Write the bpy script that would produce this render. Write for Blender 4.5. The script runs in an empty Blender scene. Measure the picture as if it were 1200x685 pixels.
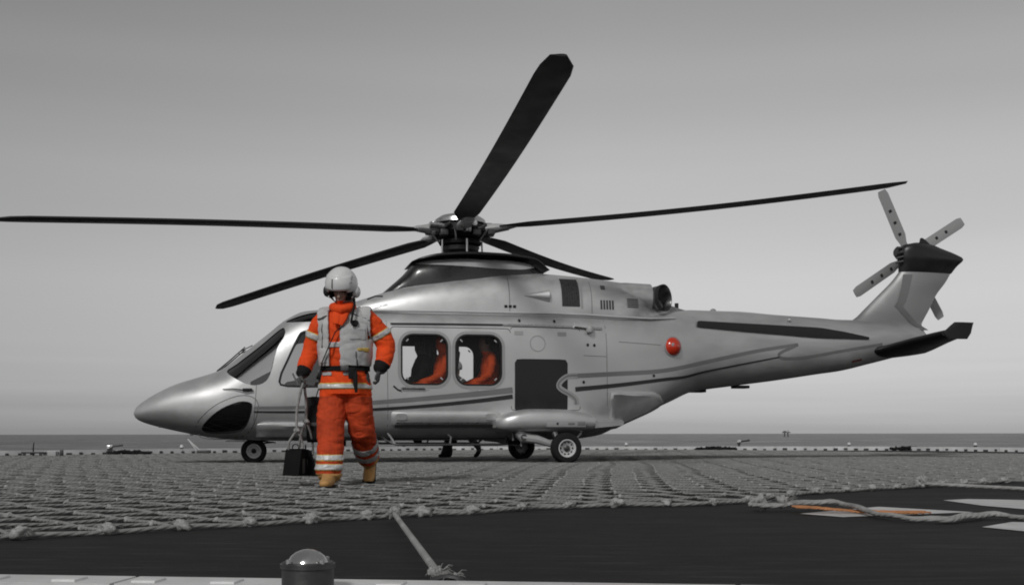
import bpy, bmesh, math, random
from mathutils import Vector, Matrix, noise
from mathutils.bvhtree import BVHTree
from mathutils.geometry import tessellate_polygon
R = math.radians
rnd = random.Random(7)
scene = bpy.context.scene
col = scene.collection

# ------------------------------------------------------------------ camera
cam = bpy.data.cameras.new('camera'); cam_o = bpy.data.objects.new('camera', cam); col.objects.link(cam_o)
cam_o.location = (0, 0, 0.47); cam_o.rotation_euler = (R(90), R(0.08), 0)
cam.sensor_width = 36; cam.lens = 41.04; cam.shift_y = 0.1375
cam.clip_start = 0.05; cam.clip_end = 90000
scene.camera = cam_o

# ------------------------------------------------------------------ sky, sun, exposure
world = bpy.data.worlds.new('World'); scene.world = world; world.use_nodes = True
wn, wl = world.node_tree.nodes, world.node_tree.links
wn.clear()
SUN_EL, SUN_AZ = R(38), R(205)          # azimuth clockwise from +Y: over the photographer's shoulder
sky = wn.new('ShaderNodeTexSky'); sky.sky_type = 'NISHITA'; sky.sun_disc = False
sky.sun_elevation = SUN_EL; sky.sun_rotation = SUN_AZ; sky.air_density = 1.4; sky.dust_density = 2.6
bw = wn.new('ShaderNodeRGBToBW')        # the photograph is black and white except for its oranges
tc = wn.new('ShaderNodeTexCoord')
sx = wn.new('ShaderNodeSeparateXYZ'); wl.new(tc.outputs['Generated'], sx.inputs[0])
# thin high overcast: veil brightest some way above the horizon, thinning overhead
el = wn.new('ShaderNodeMapRange'); el.inputs['From Min'].default_value = 0; el.inputs['From Max'].default_value = 1
wl.new(sx.outputs['Z'], el.inputs['Value'])
ramp = wn.new('ShaderNodeValToRGB'); wl.new(el.outputs[0], ramp.inputs[0])
cr = ramp.color_ramp; cr.interpolation = 'EASE'
cr.elements[0].position = 0.0; cr.elements[0].color = (.40, .40, .40, 1)
cr.elements[1].position = 1.0; cr.elements[1].color = (.22, .22, .22, 1)
for p, v in ((.02, .50), (.05, .585), (.11, .60), (.20, .50), (.286, .385), (.348, .31), (.5, .26)):
    e = cr.elements.new(p); e.color = (v, v, v, 1)
mp = wn.new('ShaderNodeMapping'); mp.inputs['Scale'].default_value = (1.6, 1.6, 26)
wl.new(tc.outputs['Generated'], mp.inputs[0])
nz = wn.new('ShaderNodeTexNoise'); nz.inputs['Scale'].default_value = 1.3; nz.inputs['Detail'].default_value = 4
wl.new(mp.outputs[0], nz.inputs['Vector'])
nm = wn.new('ShaderNodeMapRange'); nm.inputs['From Min'].default_value = .3; nm.inputs['From Max'].default_value = .7
nm.inputs['To Min'].default_value = .985; nm.inputs['To Max'].default_value = 1.015
wl.new(nz.outputs['Fac'], nm.inputs['Value'])
# the veil is a little thicker towards +X
am = wn.new('ShaderNodeMapRange'); am.inputs['From Min'].default_value = -1; am.inputs['From Max'].default_value = 1
wl.new(sx.outputs['X'], am.inputs['Value'])
az = wn.new('ShaderNodeValToRGB'); wl.new(am.outputs[0], az.inputs[0]); az.color_ramp.interpolation = 'B_SPLINE'
az.color_ramp.elements[0].color = (.58, .58, .58, 1); az.color_ramp.elements[1].color = (1.1, 1.1, 1.1, 1)
for p, v in ((.28, .62), (.5, 1.0), (.68, 1.13)):
    e = az.color_ramp.elements.new(p); e.color = (v, v, v, 1)
def wmath(op, a, b):
    m = wn.new('ShaderNodeMath'); m.operation = op
    for i, v in enumerate((a, b)):
        if isinstance(v, (int, float)): m.inputs[i].default_value = v
        else: wl.new(v, m.inputs[i])
    return m.outputs[0]
wl.new(sky.outputs[0], bw.inputs[0])
# thin flat cloud bars low over the sea, all round the horizon
mp2 = wn.new('ShaderNodeMapping'); mp2.inputs['Scale'].default_value = (2.2, 2.2, 70); wl.new(tc.outputs['Generated'], mp2.inputs[0])
nz2 = wn.new('ShaderNodeTexNoise'); nz2.inputs['Scale'].default_value = 1.0; nz2.inputs['Detail'].default_value = 5; wl.new(mp2.outputs[0], nz2.inputs['Vector'])
lowm = wn.new('ShaderNodeMapRange'); lowm.inputs['From Min'].default_value = .02; lowm.inputs['From Max'].default_value = .085
lowm.inputs['To Min'].default_value = 1; lowm.inputs['To Max'].default_value = 0; wl.new(sx.outputs['Z'], lowm.inputs['Value'])
bars = wmath('ADD', 1.0, wmath('MULTIPLY', lowm.outputs[0], wmath('MULTIPLY', wmath('SUBTRACT', nz2.outputs['Fac'], .5), .42)))
veil = wmath('MULTIPLY', wmath('MULTIPLY', wmath('MULTIPLY', ramp.outputs[0], nm.outputs[0]), az.outputs[0]), bars)
tot = wmath('ADD', wmath('MULTIPLY', bw.outputs[0], .12), wmath('MULTIPLY', veil, 9.0))
bg = wn.new('ShaderNodeBackground'); wl.new(tot, bg.inputs[0]); bg.inputs[1].default_value = 0.10
wo = wn.new('ShaderNodeOutputWorld'); wl.new(bg.outputs[0], wo.inputs[0])

sl = bpy.data.lights.new('sun', 'SUN'); sl.energy = 1.5; sl.angle = R(10); sl.color = (1, .992, .98)
sun = bpy.data.objects.new('sun', sl); col.objects.link(sun)
sdir = Vector((math.sin(SUN_AZ)*math.cos(SUN_EL), math.cos(SUN_AZ)*math.cos(SUN_EL), math.sin(SUN_EL)))
sun.rotation_euler = sdir.to_track_quat('Z', 'Y').to_euler(); sun.location = (-10, -10, 30)
vs = scene.view_settings
vs.view_transform = 'Standard'; vs.look = 'None'; vs.exposure = 0.0; vs.gamma = 1; vs.use_curve_mapping = False
scene.cycles.filter_width = 1.9; scene.cycles.max_bounces = 8; scene.cycles.transparent_max_bounces = 12

# ------------------------------------------------------------------ materials
MATS = {}
def mat(name, c, rough=.6, metal=0., spec=.5, vary=.0, vscale=6., bump=0., bscale=30., coat=0., bdist=.01, vec='Object', stretch=None):
    """Principled material with procedural colour variation, roughness variation and fine relief."""
    if isinstance(c, (int, float)): c = (c, c, c)
    m = bpy.data.materials.new(name); m.use_nodes = True
    n, l = m.node_tree.nodes, m.node_tree.links
    b = n['Principled BSDF']
    b.inputs['Base Color'].default_value = (*c, 1); b.inputs['Roughness'].default_value = rough
    b.inputs['Metallic'].default_value = metal; b.inputs['Specular IOR Level'].default_value = spec
    if coat: b.inputs['Coat Weight'].default_value = coat; b.inputs['Coat Roughness'].default_value = .12
    t = n.new('ShaderNodeTexCoord'); src = t.outputs[vec]
    if stretch:
        q = n.new('ShaderNodeMapping'); q.inputs['Scale'].default_value = stretch; l.new(src, q.inputs[0]); src = q.outputs[0]
    if vary:
        x = n.new('ShaderNodeTexNoise'); x.inputs['Scale'].default_value = vscale; x.inputs['Detail'].default_value = 6
        x.inputs['Roughness'].default_value = .62; l.new(src, x.inputs['Vector'])
        r = n.new('ShaderNodeMapRange'); r.inputs['From Min'].default_value = .28; r.inputs['From Max'].default_value = .72
        r.inputs['To Min'].default_value = 1-vary; r.inputs['To Max'].default_value = 1+vary; l.new(x.outputs['Fac'], r.inputs['Value'])
        mx = n.new('ShaderNodeVectorMath'); mx.operation = 'SCALE'; mx.inputs[0].default_value = c
        l.new(r.outputs[0], mx.inputs['Scale']); l.new(mx.outputs[0], b.inputs['Base Color'])
        rr = n.new('ShaderNodeMapRange'); rr.inputs['From Min'].default_value = .3; rr.inputs['From Max'].default_value = .7
        rr.inputs['To Min'].default_value = max(0, rough-.1); rr.inputs['To Max'].default_value = min(1, rough+.1)
        l.new(x.outputs['Fac'], rr.inputs['Value']); l.new(rr.outputs[0], b.inputs['Roughness'])
    if bump:
        y = n.new('ShaderNodeTexNoise'); y.inputs['Scale'].default_value = bscale; y.inputs['Detail'].default_value = 4
        l.new(src, y.inputs['Vector'])
        bp = n.new('ShaderNodeBump'); bp.inputs['Strength'].default_value = bump; bp.inputs['Distance'].default_value = bdist
        l.new(y.outputs['Fac'], bp.inputs['Height']); l.new(bp.outputs[0], b.inputs['Normal'])
    MATS[name] = m
    return m

def glass_mat(name, tint, refl=1.0, rough=.02):
    m = bpy.data.materials.new(name); m.use_nodes = True
    n, l = m.node_tree.nodes, m.node_tree.links
    n.remove(n['Principled BSDF']); o = n['Material Output']
    a = n.new('ShaderNodeBsdfTransparent'); a.inputs[0].default_value = (tint, tint, tint, 1)
    g = n.new('ShaderNodeBsdfGlossy'); g.inputs['Roughness'].default_value = rough
    f = n.new('ShaderNodeFresnel'); f.inputs[0].default_value = 1.45
    k = n.new('ShaderNodeMath'); k.operation = 'MULTIPLY'; k.inputs[1].default_value = refl; l.new(f.outputs[0], k.inputs[0])
    s = n.new('ShaderNodeMixShader'); l.new(k.outputs[0], s.inputs[0]); l.new(a.outputs[0], s.inputs[1]); l.new(g.outputs[0], s.inputs[2])
    l.new(s.outputs[0], o.inputs[0]); MATS[name] = m
    return m

def rope_mat(name, c, pitch=1.0):
    """Laid rope: three strands twisting round the rope, from the UV (x along in rope radii, y round)."""
    m = mat(name, c, rough=.95, spec=.15, vary=.28, vscale=9)
    n, l = m.node_tree.nodes, m.node_tree.links; b = n['Principled BSDF']
    t = n.new('ShaderNodeTexCoord'); s = n.new('ShaderNodeSeparateXYZ'); l.new(t.outputs['UV'], s.inputs[0])
    def M(op, a, bb=None):
        q = n.new('ShaderNodeMath'); q.operation = op
        for i, v in enumerate((a, bb)):
            if v is None: continue
            if isinstance(v, (int, float)): q.inputs[i].default_value = v
            else: l.new(v, q.inputs[i])
        return q.outputs[0]
    ph = M('ADD', M('MULTIPLY', s.outputs['X'], 2*math.pi*.42*pitch), M('MULTIPLY', s.outputs['Y'], 2*math.pi*3))
    st = M('ABSOLUTE', M('SINE', M('MULTIPLY', ph, .5)))
    x = n.new('ShaderNodeTexNoise'); x.inputs['Scale'].default_value = 160; l.new(t.outputs['Object'], x.inputs['Vector'])
    hh = M('ADD', st, M('MULTIPLY', x.outputs['Fac'], .7))
    bp = n.new('ShaderNodeBump'); bp.inputs['Strength'].default_value = .7; bp.inputs['Distance'].default_value = .005
    l.new(hh, bp.inputs['Height']); l.new(bp.outputs[0], b.inputs['Normal'])
    return m

# ------------------------------------------------------------------ mesh helpers
class MB:
    """Collects vertices and faces (with material index and optional UV) and links them as ONE mesh object."""
    def __init__(s): s.v = []; s.f = []; s.mi = []; s.uv = []; s.has_uv = False
    def add(s, vs, fs, mi=0, uvs=None):
        o = len(s.v); s.v += [tuple(p) for p in vs]
        for k, f in enumerate(fs):
            s.f.append([i+o for i in f]); s.mi.append(mi)
            s.uv.append(uvs[k] if uvs else [(0, 0)]*len(f))
        if uvs: s.has_uv = True
        return s
    def box(s, c, d, rot=None, mi=0, bev=0.0):
        bm = bmesh.new(); bmesh.ops.create_cube(bm, size=1)
        bmesh.ops.scale(bm, vec=d, verts=bm.verts)
        if bev: bmesh.ops.bevel(bm, geom=bm.edges[:], offset=bev, segments=2, profile=.6, affect='EDGES')
        M = Matrix.Translation(c) @ (rot.to_4x4() if rot is not None else Matrix())
        bm.transform(M); s.bm(bm, mi); bm.free(); return s
    def bm(s, bm, mi=0):
        bm.verts.index_update()
        return s.add([v.co.copy() for v in bm.verts], [[v.index for v in f.verts] for f in bm.faces], mi)
    def loft(s, secs, cap=True, mi=0, close=True):
        n = len(secs[0]); vs = [p for q in secs for p in q]; fs = []
        for i in range(len(secs)-1):
            for j in range(n if close else n-1):
                k = (j+1) % n
                fs.append([i*n+j, i*n+k, (i+1)*n+k, (i+1)*n+j])
        if cap:
            fs.append(list(range(n))[::-1]); fs.append([(len(secs)-1)*n+j for j in range(n)])
        return s.add(vs, fs, mi)
    def tube(s, pts, r, n=8, mi=0, cap=True, uv=False, flat=1.0, up=None):
        pts = [Vector(p) for p in pts]; m = len(pts)
        rr = r if isinstance(r, (list, tuple)) else [r]*m
        T = [(pts[min(i+1, m-1)]-pts[max(i-1, 0)]).normalized() for i in range(m)]
        ref = Vector(up) if up else (Vector((0, 0, 1)) if abs(T[0].z) < .9 else Vector((1, 0, 0)))
        a = T[0].cross(ref).normalized()
        vs = []; L = [0]
        for i in range(m):
            if i: L.append(L[-1]+(pts[i]-pts[i-1]).length)
            a = (a-T[i]*a.dot(T[i])).normalized(); b = T[i].cross(a)
            q = rr[i]; rx, ry = q if isinstance(q, tuple) else (q, q*flat)
            for j in range(n):
                w = 2*math.pi*j/n; vs.append(pts[i]+a*(rx*math.cos(w))+b*(ry*math.sin(w)))
        fs = []; uvs = []
        r0 = rr[0][0] if isinstance(rr[0], tuple) else rr[0]
        for i in range(m-1):
            for j in range(n):
                k = (j+1) % n
                fs.append([i*n+j, i*n+k, (i+1)*n+k, (i+1)*n+j])
                uvs.append([(L[i]/r0/2, j/n), (L[i]/r0/2, (j+1)/n), (L[i+1]/r0/2, (j+1)/n), (L[i+1]/r0/2, j/n)])
        if cap:
            fs.append(list(range(n))[::-1]); uvs.append([(0, 0)]*n)
            fs.append([(m-1)*n+j for j in range(n)]); uvs.append([(0, 0)]*n)
        return s.add(vs, fs, mi, uvs if uv else None)
    def lathe(s, prof, M=None, n=24, mi=0, ring=False):
        """prof: (radius, height) pairs, turned about Z, then moved by M."""
        M = M or Matrix(); secs = []
        for r, z in prof:
            r = max(r, 1e-4)
            secs.append([M @ Vector((r*math.cos(2*math.pi*j/n), r*math.sin(2*math.pi*j/n), z)) for j in range(n)])
        return s.loft(secs+[secs[0]], False, mi) if ring else s.loft(secs, True, mi)
    def prism(s, poly, a, b, mi=0, axis='y'):
        """poly in (x, z) pushed along y from a to b (or (x, y) along z)."""
        n = len(poly)
        P = (lambda p, q: (p[0], q, p[1])) if axis == 'y' else ((lambda p, q: (p[0], p[1], q)) if axis == 'z' else (lambda p, q: (q, p[0], p[1])))
        return s.loft([[P(p, a) for p in poly], [P(p, b) for p in poly]], True, mi)
    def mesh(s, name, mats, smooth=True, sharp=35):
        me = bpy.data.meshes.new(name); me.from_pydata(s.v, [], s.f)
        for m in (mats if isinstance(mats, (list, tuple)) else [mats]): me.materials.append(m)
        me.polygons.foreach_set('material_index', s.mi)
        if s.has_uv:
            u = me.uv_layers.new(name='UVMap'); flat = [c for f in s.uv for p in f for c in p]; u.data.foreach_set('uv', flat)
        finish(me, smooth, sharp); return me
    def build(s, name, mats, parent=None, smooth=True, sharp=35):
        return link(name, s.mesh(name, mats, smooth, sharp), parent)

def finish(me, smooth=True, sharp=35, fix=True):
    bm = bmesh.new(); bm.from_mesh(me)
    if fix: bmesh.ops.recalc_face_normals(bm, faces=bm.faces)
    for f in bm.faces: f.smooth = smooth
    if smooth and sharp:
        lim = R(sharp)
        for e in bm.edges:
            if len(e.link_faces) == 2 and e.calc_face_angle(0) > lim: e.smooth = False
    bm.to_mesh(me); bm.free(); me.update()

def link(name, me, parent=None):
    o = bpy.data.objects.new(name, me); col.objects.link(o)
    if parent is not None: o.parent = parent
    return o
def empty(name, loc=(0, 0, 0), rz=0):
    o = bpy.data.objects.new(name, None); col.objects.link(o); o.location = loc; o.rotation_euler = (0, 0, rz)
    o.empty_display_size = .2
    return o
def tag(o, label=None, cat=None, group=None, kind=None):
    if label: o['label'] = label
    if cat: o['category'] = cat
    if group: o['group'] = group
    if kind: o['kind'] = kind
    return o
def children(o): return [c for c in list(bpy.data.objects) if c.parent == o]
def copy_tree(o, parent=None):
    c = o.copy(); col.objects.link(c); c.parent = parent
    for ch in children(o): copy_tree(ch, c)
    return c
def spline(tab, t):
    """Smooth (Catmull-Rom, tangents clamped) interpolation of a table of rows (t, a, b, ...), t ascending."""
    if t <= tab[0][0]: return tab[0][1:]
    if t >= tab[-1][0]: return tab[-1][1:]
    i = max(k for k in range(len(tab)-1) if tab[k][0] <= t)
    p0, p1 = tab[i], tab[i+1]; h = p1[0]-p0[0]; u = (t-p0[0])/h
    out = []
    def slope(k, j):
        if k == 0 or k == len(tab)-1: 
            k2 = 1 if k == 0 else k
            return (tab[k2][j]-tab[k2-1][j])/(tab[k2][0]-tab[k2-1][0])
        d0 = (tab[k][j]-tab[k-1][j])/(tab[k][0]-tab[k-1][0]); d1 = (tab[k+1][j]-tab[k][j])/(tab[k+1][0]-tab[k][0])
        return 0 if d0*d1 <= 0 else 2*d0*d1/(d0+d1)
    for j in range(1, len(p0)):
        m0, m1 = slope(i, j), slope(i+1, j)
        out.append((2*u**3-3*u*u+1)*p0[j]+(u**3-2*u*u+u)*h*m0+(-2*u**3+3*u*u)*p1[j]+(u**3-u*u)*h*m1)
    return out
def evaluated(o):
    dg = bpy.context.evaluated_depsgraph_get(); dg.update()
    return bpy.data.meshes.new_from_object(o.evaluated_get(dg), preserve_all_data_layers=False, depsgraph=dg)
def boolean(me_a, me_b, op):
    """Exact boolean of two closed meshes; faces of A keep material slot 0, faces of B get the last slot."""
    a = link('work_a', me_a); b = link('work_b', me_b)
    m = a.modifiers.new('b', 'BOOLEAN'); m.operation = op; m.solver = 'EXACT'; m.object = b; m.material_mode = 'TRANSFER'
    out = evaluated(a)
    bpy.data.objects.remove(a); bpy.data.objects.remove(b)
    return out

# ------------------------------------------------------------------ palette
silver   = mat('silver_paint', .62, .47, .74, vary=.03, vscale=3, coat=.08)
silver2  = mat('silver_paint_door', .68, .48, .70, vary=.03, vscale=3, coat=.08)
cowl_m   = mat('silver_paint_cowling', .66, .48, .74, vary=.04, vscale=4, coat=.08)
def streaks(m, x0, x1, depth, scale):
    # soot and oil streaks trailing along the skin: x0..x1 is where they thicken, in helicopter metres
    n, l = m.node_tree.nodes, m.node_tree.links; b = n['Principled BSDF']; old = b.inputs['Base Color'].links[0].from_socket
    t = n.new('ShaderNodeTexCoord'); s = n.new('ShaderNodeSeparateXYZ'); l.new(t.outputs['Object'], s.inputs[0])
    r = n.new('ShaderNodeMapRange'); r.inputs['From Min'].default_value = x0; r.inputs['From Max'].default_value = x1; l.new(s.outputs['X'], r.inputs['Value'])
    q = n.new('ShaderNodeMapping'); q.inputs['Scale'].default_value = scale; l.new(t.outputs['Object'], q.inputs[0])
    x = n.new('ShaderNodeTexNoise'); x.inputs['Scale'].default_value = 1; x.inputs['Detail'].default_value = 7; l.new(q.outputs[0], x.inputs['Vector'])
    y = n.new('ShaderNodeMapRange'); y.inputs['From Min'].default_value = .36; y.inputs['From Max'].default_value = .66; l.new(x.outputs['Fac'], y.inputs['Value'])
    k = n.new('ShaderNodeMath'); k.operation = 'MULTIPLY'; l.new(r.outputs[0], k.inputs[0]); l.new(y.outputs[0], k.inputs[1])
    k2 = n.new('ShaderNodeMath'); k2.operation = 'MULTIPLY'; k2.inputs[1].default_value = depth; l.new(k.outputs[0], k2.inputs[0])
    mx = n.new('ShaderNodeMix'); mx.data_type = 'RGBA'; mx.inputs['B'].default_value = (.07, .07, .07, 1)
    l.new(k2.outputs[0], mx.inputs['Factor']); l.new(old, mx.inputs['A']); l.new(mx.outputs['Result'], b.inputs['Base Color'])
streaks(cowl_m, .1, -1.7, .75, (1.2, 3, 3)); streaks(silver, -1.0, -3.2, .24, (.8, 5, 5)); streaks(silver2, -20, -21, .12, (5, 3, .9))
fin_m    = mat('silver_paint_fin', .40, .5, .7, vary=.05, vscale=3)
grey_p   = mat('grey_stripe_paint', .20, .4, .2, vary=.05)
dark_p   = mat('dark_stripe_paint', .03, .4, .1)
black_p  = mat('black_paint', .012, .38, 0, vary=.15, vscale=5)
soft_blk = mat('matt_black', .012, .75, 0, vary=.2)
blade_m  = mat('rotor_blade_paint', .018, .5, 0, vary=.25, vscale=3)
blade_g  = mat('blade_grey_paint', .30, .5, 0)
rubber   = mat('tyre_rubber', .014, .8, 0, spec=.25, vary=.25, vscale=14, bump=.2, bscale=60)
steel    = mat('bare_metal', .55, .3, .95, vary=.12, vscale=12)
steel_d  = mat('dark_metal', .10, .42, .8, vary=.25, vscale=14)
burnt    = mat('burnt_steel', .16, .38, .9, vary=.4, vscale=8)
white_p  = mat('white_enamel', .62, .4, 0, vary=.08)
pale_g   = mat('pale_grey_paint', .42, .45, .1, vary=.08)
seam_m   = mat('panel_gap', .06, .6, .3)
trim_g   = mat('window_surround', .38, .45, .35)
red_lens = mat('red_lens', (.55, .035, .012), .18, 0, coat=.6, vary=.12, vscale=8)
cabin_m  = mat('cabin_lining', .15, .8, 0, vary=.15)
seat_m   = mat('seat_fabric', .055, .9, 0, vary=.2, bump=.3)
glass    = glass_mat('clear_glass', .9, .6)
glass_t  = glass_mat('tinted_glass', .72, 3.4)
glass_d  = mat('dark_glass', .006, .06, 0, spec=.6)
orange   = mat('orange_suit', (.78, .075, .012), .78, 0, spec=.25, vary=.14, vscale=7, bump=.35, bscale=55, bdist=.004)
orange_d = mat('soiled_orange', (.48, .058, .018), .82, 0, spec=.2, vary=.30, vscale=9, bump=.35, bscale=50, bdist=.004)
orange_c = mat('passenger_orange', (.97, .13, .03), .8, 0, spec=.2, vary=.15)
vest_m   = mat('vest_canvas', .50, .8, 0, spec=.25, vary=.16, vscale=8, bump=.4, bscale=45, bdist=.004)
reflect  = mat('reflective_tape', .58, .42, .1, vary=.14, vscale=18)
yellow_t = mat('yellow_tape_edge', (.60, .42, .10), .6, 0, vary=.15, vscale=18)
skin_m   = mat('skin', (.32, .22, .18), .55, 0, vary=.12, vscale=20)
glove_m  = mat('grey_glove', .07, .8, 0, vary=.2, vscale=20)
boot_m   = mat('tan_boot', (.46, .25, .085), .7, 0, vary=.25, vscale=14, bump=.3)
cloth_b  = mat('black_cloth', .013, .9, 0, spec=.2, vary=.3, bump=.4, bscale=40)
chock_m  = mat('chock_rubber', .005, .8, 0, spec=.15, vary=.3)
cloth_g  = mat('grey_cloth', .09, .9, 0, spec=.2, vary=.25, bump=.4, bscale=40)
helmet_m = mat('white_helmet', .66, .28, 0, vary=.05, vscale=8, coat=.4)
rope_g   = rope_mat('net_rope', (.255, .255, .25))
rope_l   = rope_mat('tie_rope', (.31, .31, .305))
rope_k   = mat('rope_knot', (.34, .34, .333), .95, 0, spec=.1, vary=.35, vscale=40, bump=1.0, bscale=70, bdist=.008)
rope_o   = rope_mat('orange_rope', (.50, .23, .11))
# ------------------------------------------------------------------ sea
sea_m = mat('sea_water', .04, .34, 0, spec=.5, vary=.2, vscale=.004)
n, l = sea_m.node_tree.nodes, sea_m.node_tree.links
t = n.new('ShaderNodeTexCoord'); q = n.new('ShaderNodeMapping'); q.inputs['Scale'].default_value = (.05, .11, .1); l.new(t.outputs['Object'], q.inputs[0])
w1 = n.new('ShaderNodeTexNoise'); w1.inputs['Scale'].default_value = 1; w1.inputs['Detail'].default_value = 8; w1.inputs['Roughness'].default_value = .6
l.new(q.outputs[0], w1.inputs['Vector'])
bp = n.new('ShaderNodeBump'); bp.inputs['Strength'].default_value = 1; bp.inputs['Distance'].default_value = 3.2
l.new(w1.outputs['Fac'], bp.inputs['Height']); l.new(bp.outputs[0], n['Principled BSDF'].inputs['Normal'])
SEA = -25
mb = MB(); S = 60000
mb.add([(-S, -3000, SEA), (S, -3000, SEA), (S, S, SEA), (-S, S, SEA)], [[0, 1, 2, 3]])
tag(mb.build('sea', sea_m), kind='structure')

# ------------------------------------------------------------------ helideck: an octagon turned 7 degrees
AX = Vector((math.cos(R(-7)), math.sin(R(-7)), 0)); BX = Vector((-AX.y, AX.x, 0))
B0, B1 = 2.90, 32.6; APO = (B1-B0)/2; CEN = BX*((B0+B1)/2) + AX*0.2
def octa(ap):
    rr = ap/math.cos(R(22.5))
    return [CEN + AX*(rr*math.cos(R(22.5+45*k))) + BX*(rr*math.sin(R(22.5+45*k))) for k in range(8)]
deck_m = mat('deck_coating', .0105, .82, 0, spec=.22, vary=.30, vscale=1.4, bump=.25, bscale=90, bdist=.004, stretch=(.5, 2.2, 1))
n, l = deck_m.node_tree.nodes, deck_m.node_tree.links
# pale scuffs dragged across the coating
t = n.new('ShaderNodeTexCoord'); q = n.new('ShaderNodeMapping'); q.inputs['Scale'].default_value = (.7, 7, 1); q.inputs['Rotation'].default_value = (0, 0, R(-12))
l.new(t.outputs['Object'], q.inputs[0])
x = n.new('ShaderNodeTexNoise'); x.inputs['Scale'].default_value = 3.2; x.inputs['Detail'].default_value = 9; x.inputs['Roughness'].default_value = .75; l.new(q.outputs[0], x.inputs['Vector'])
mr = n.new('ShaderNodeMapRange'); mr.inputs['From Min'].default_value = .50; mr.inputs['From Max'].default_value = .70; l.new(x.outputs['Fac'], mr.inputs['Value'])
pb = n['Principled BSDF']; old = pb.inputs['Base Color'].links[0].from_socket
mx = n.new('ShaderNodeMix'); mx.data_type = 'RGBA'; mx.inputs['B'].default_value = (.042, .042, .042, 1)
l.new(mr.outputs[0], mx.inputs['Factor']); l.new(old, mx.inputs['A']); l.new(mx.outputs['Result'], pb.inputs['Base Color'])
top = octa(APO)
mb = MB(); mb.loft([[p+Vector((0, 0, -.4)) for p in top], top])
deck = tag(mb.build('helideck', deck_m, smooth=False), kind='structure')

paint_w = mat('deck_white_paint', .50, .7, 0, vary=.22, vscale=5, bump=.2)
for pts in ([(1.67, 6.77), (2.32, 7.39), (2.72, 6.88), (1.84, 6.49)], [(2.99, 8.1), (3.22, 8.24), (4.6, 7.7), (4.3, 6.2), (3.3, 6.6), (3.02, 7.5)],
            [(2.33, 5.79), (2.62, 6.12), (3.6, 5.7), (3.3, 4.6), (2.43, 5.54)]):
    m = MB(); m.add([(x, y, .004) for x, y in pts], [list(range(len(pts)))]); m.build('painted_marking', paint_w, deck, smooth=False)

# ------------------------------------------------------------------ drainage coaming round the edge, with its clips
coam_m = mat('coaming_metal', .66, .5, .15, vary=.18, vscale=3, bump=.15, bscale=25)
clip_m = mat('clip_metal', .70, .5, .15, vary=.15)
clip_d = mat('coaming_slot', .05, .7, 0)
V8 = octa(APO)
clip_me = MB().box((0, 0, 0), (.062, .07, .006), bev=.001).mesh('clip', clip_m)
slot_me = MB().box((0, 0, 0), (.11, .012, .05)).mesh('slot', clip_d)
names = {5: 'galvanised edge coaming with pale clips, nearest the camera', 1: 'white edge coaming on the far side of the deck behind the helicopter',
         2: 'white edge coaming on the far side behind the helicopter nose', 0: 'white edge coaming on the far side beyond the helicopter tail',
         3: 'white edge coaming beyond the net where the deck ends at the frame edge'}
white_c = mat('coaming_white', .62, .5, .0, vary=.2, vscale=2)
for k in (5, 1, 2, 0, 3):
    p, q = V8[k], V8[(k+1) % 8]; d = (q-p); L = d.length; d.normalize(); out = ((p+q)/2-CEN).normalized()
    near = k == 5
    e = empty('edge_coaming', ((p+q)/2)); tag(e, names[k], 'coaming', 'coaming round the deck edge')
    e.rotation_euler = (0, 0, math.atan2(d.y, d.x))
    yo = out.dot(Vector((-d.y, d.x, 0)))          # +-1: which local y points outwards
    nseg = 8
    for i in range(nseg):
        a, b = -L/2+i*L/nseg+.006, -L/2+(i+1)*L/nseg-.006
        h = .10 if near else .105
        prof = [(0, -.02), (0, h), (.15, h), (.15, -.2), (.13, -.2), (.13, h-.02), (.02, h-.02), (.02, -.02)]
        m = MB(); m.loft([[(a, yo*y, z) for y, z in prof], [(b, yo*y, z) for y, z in prof]])
        m.build('coaming_length', coam_m if near else white_c, e, sharp=20)
    step = .208 if near else .27
    for i in range(int(L/step)):
        xx = -L/2+(i+.5)*step
        if near and not -5.2 < xx < 5.2: continue
        c = link('clip' if near else 'slot', clip_me if near else slot_me, e)
        c.location = (xx+rnd.uniform(-.004, .004), yo*(.092 if near else -.006), (.1025 if near else .03+rnd.uniform(-.012, .012)))
        if not near: c.scale = (rnd.uniform(.6, 1.2), 1, rnd.uniform(.7, 1.1))

def deckpt(px, Z): return Vector(((px-600)*Z/1368, Z, 0))

# ------------------------------------------------------------------ near perimeter light
lx, ly = -.49, 2.80
lamp = empty('deck_edge_light', (lx, ly, 0)); tag(lamp, 'squat round metal deck edge light with a glass dome, closest to the camera', 'deck light', 'deck edge lights')
body_m = mat('light_housing', .055, .5, .5, vary=.25, vscale=18, bump=.2)
dome_m = mat('light_dome_glass', .42, .14, .85, vary=.15, vscale=20)
MB().lathe([(.062, -.06), (.062, .158), (.060, .164), (.050, .164), (.050, .158)], n=40).build('housing', body_m, lamp)
MB().lathe([(.050, .158), (.048, .166), (.040, .178), (.028, .187), (.014, .1925), (.0005, .1945)], n=40).build('dome', dome_m, lamp)
MB().lathe([(.0635, .150), (.0655, .150), (.0655, .160), (.0635, .160)], n=40).build('clamp_ring', steel_d, lamp)
MB().box((-.085, .0, .085), (.14, .09, .012), bev=.002).build('mounting_bracket', coam_m, lamp)
for bx_, by_ in ((-.075, -.02), (.022, -.067), (-.12, .02)):
    MB().lathe([(.007, .09), (.007, .101), (.004, .103)], Matrix.Translation((bx_, by_, .002)), n=6).build('bolt', steel, lamp)
for k in range(4):
    w = R(45+90*k)
    MB().lathe([(.006, .158), (.006, .167), (.003, .169)], Matrix.Translation((.056*math.cos(w), .056*math.sin(w), .004)), n=6).build('bolt', steel, lamp)

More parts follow.
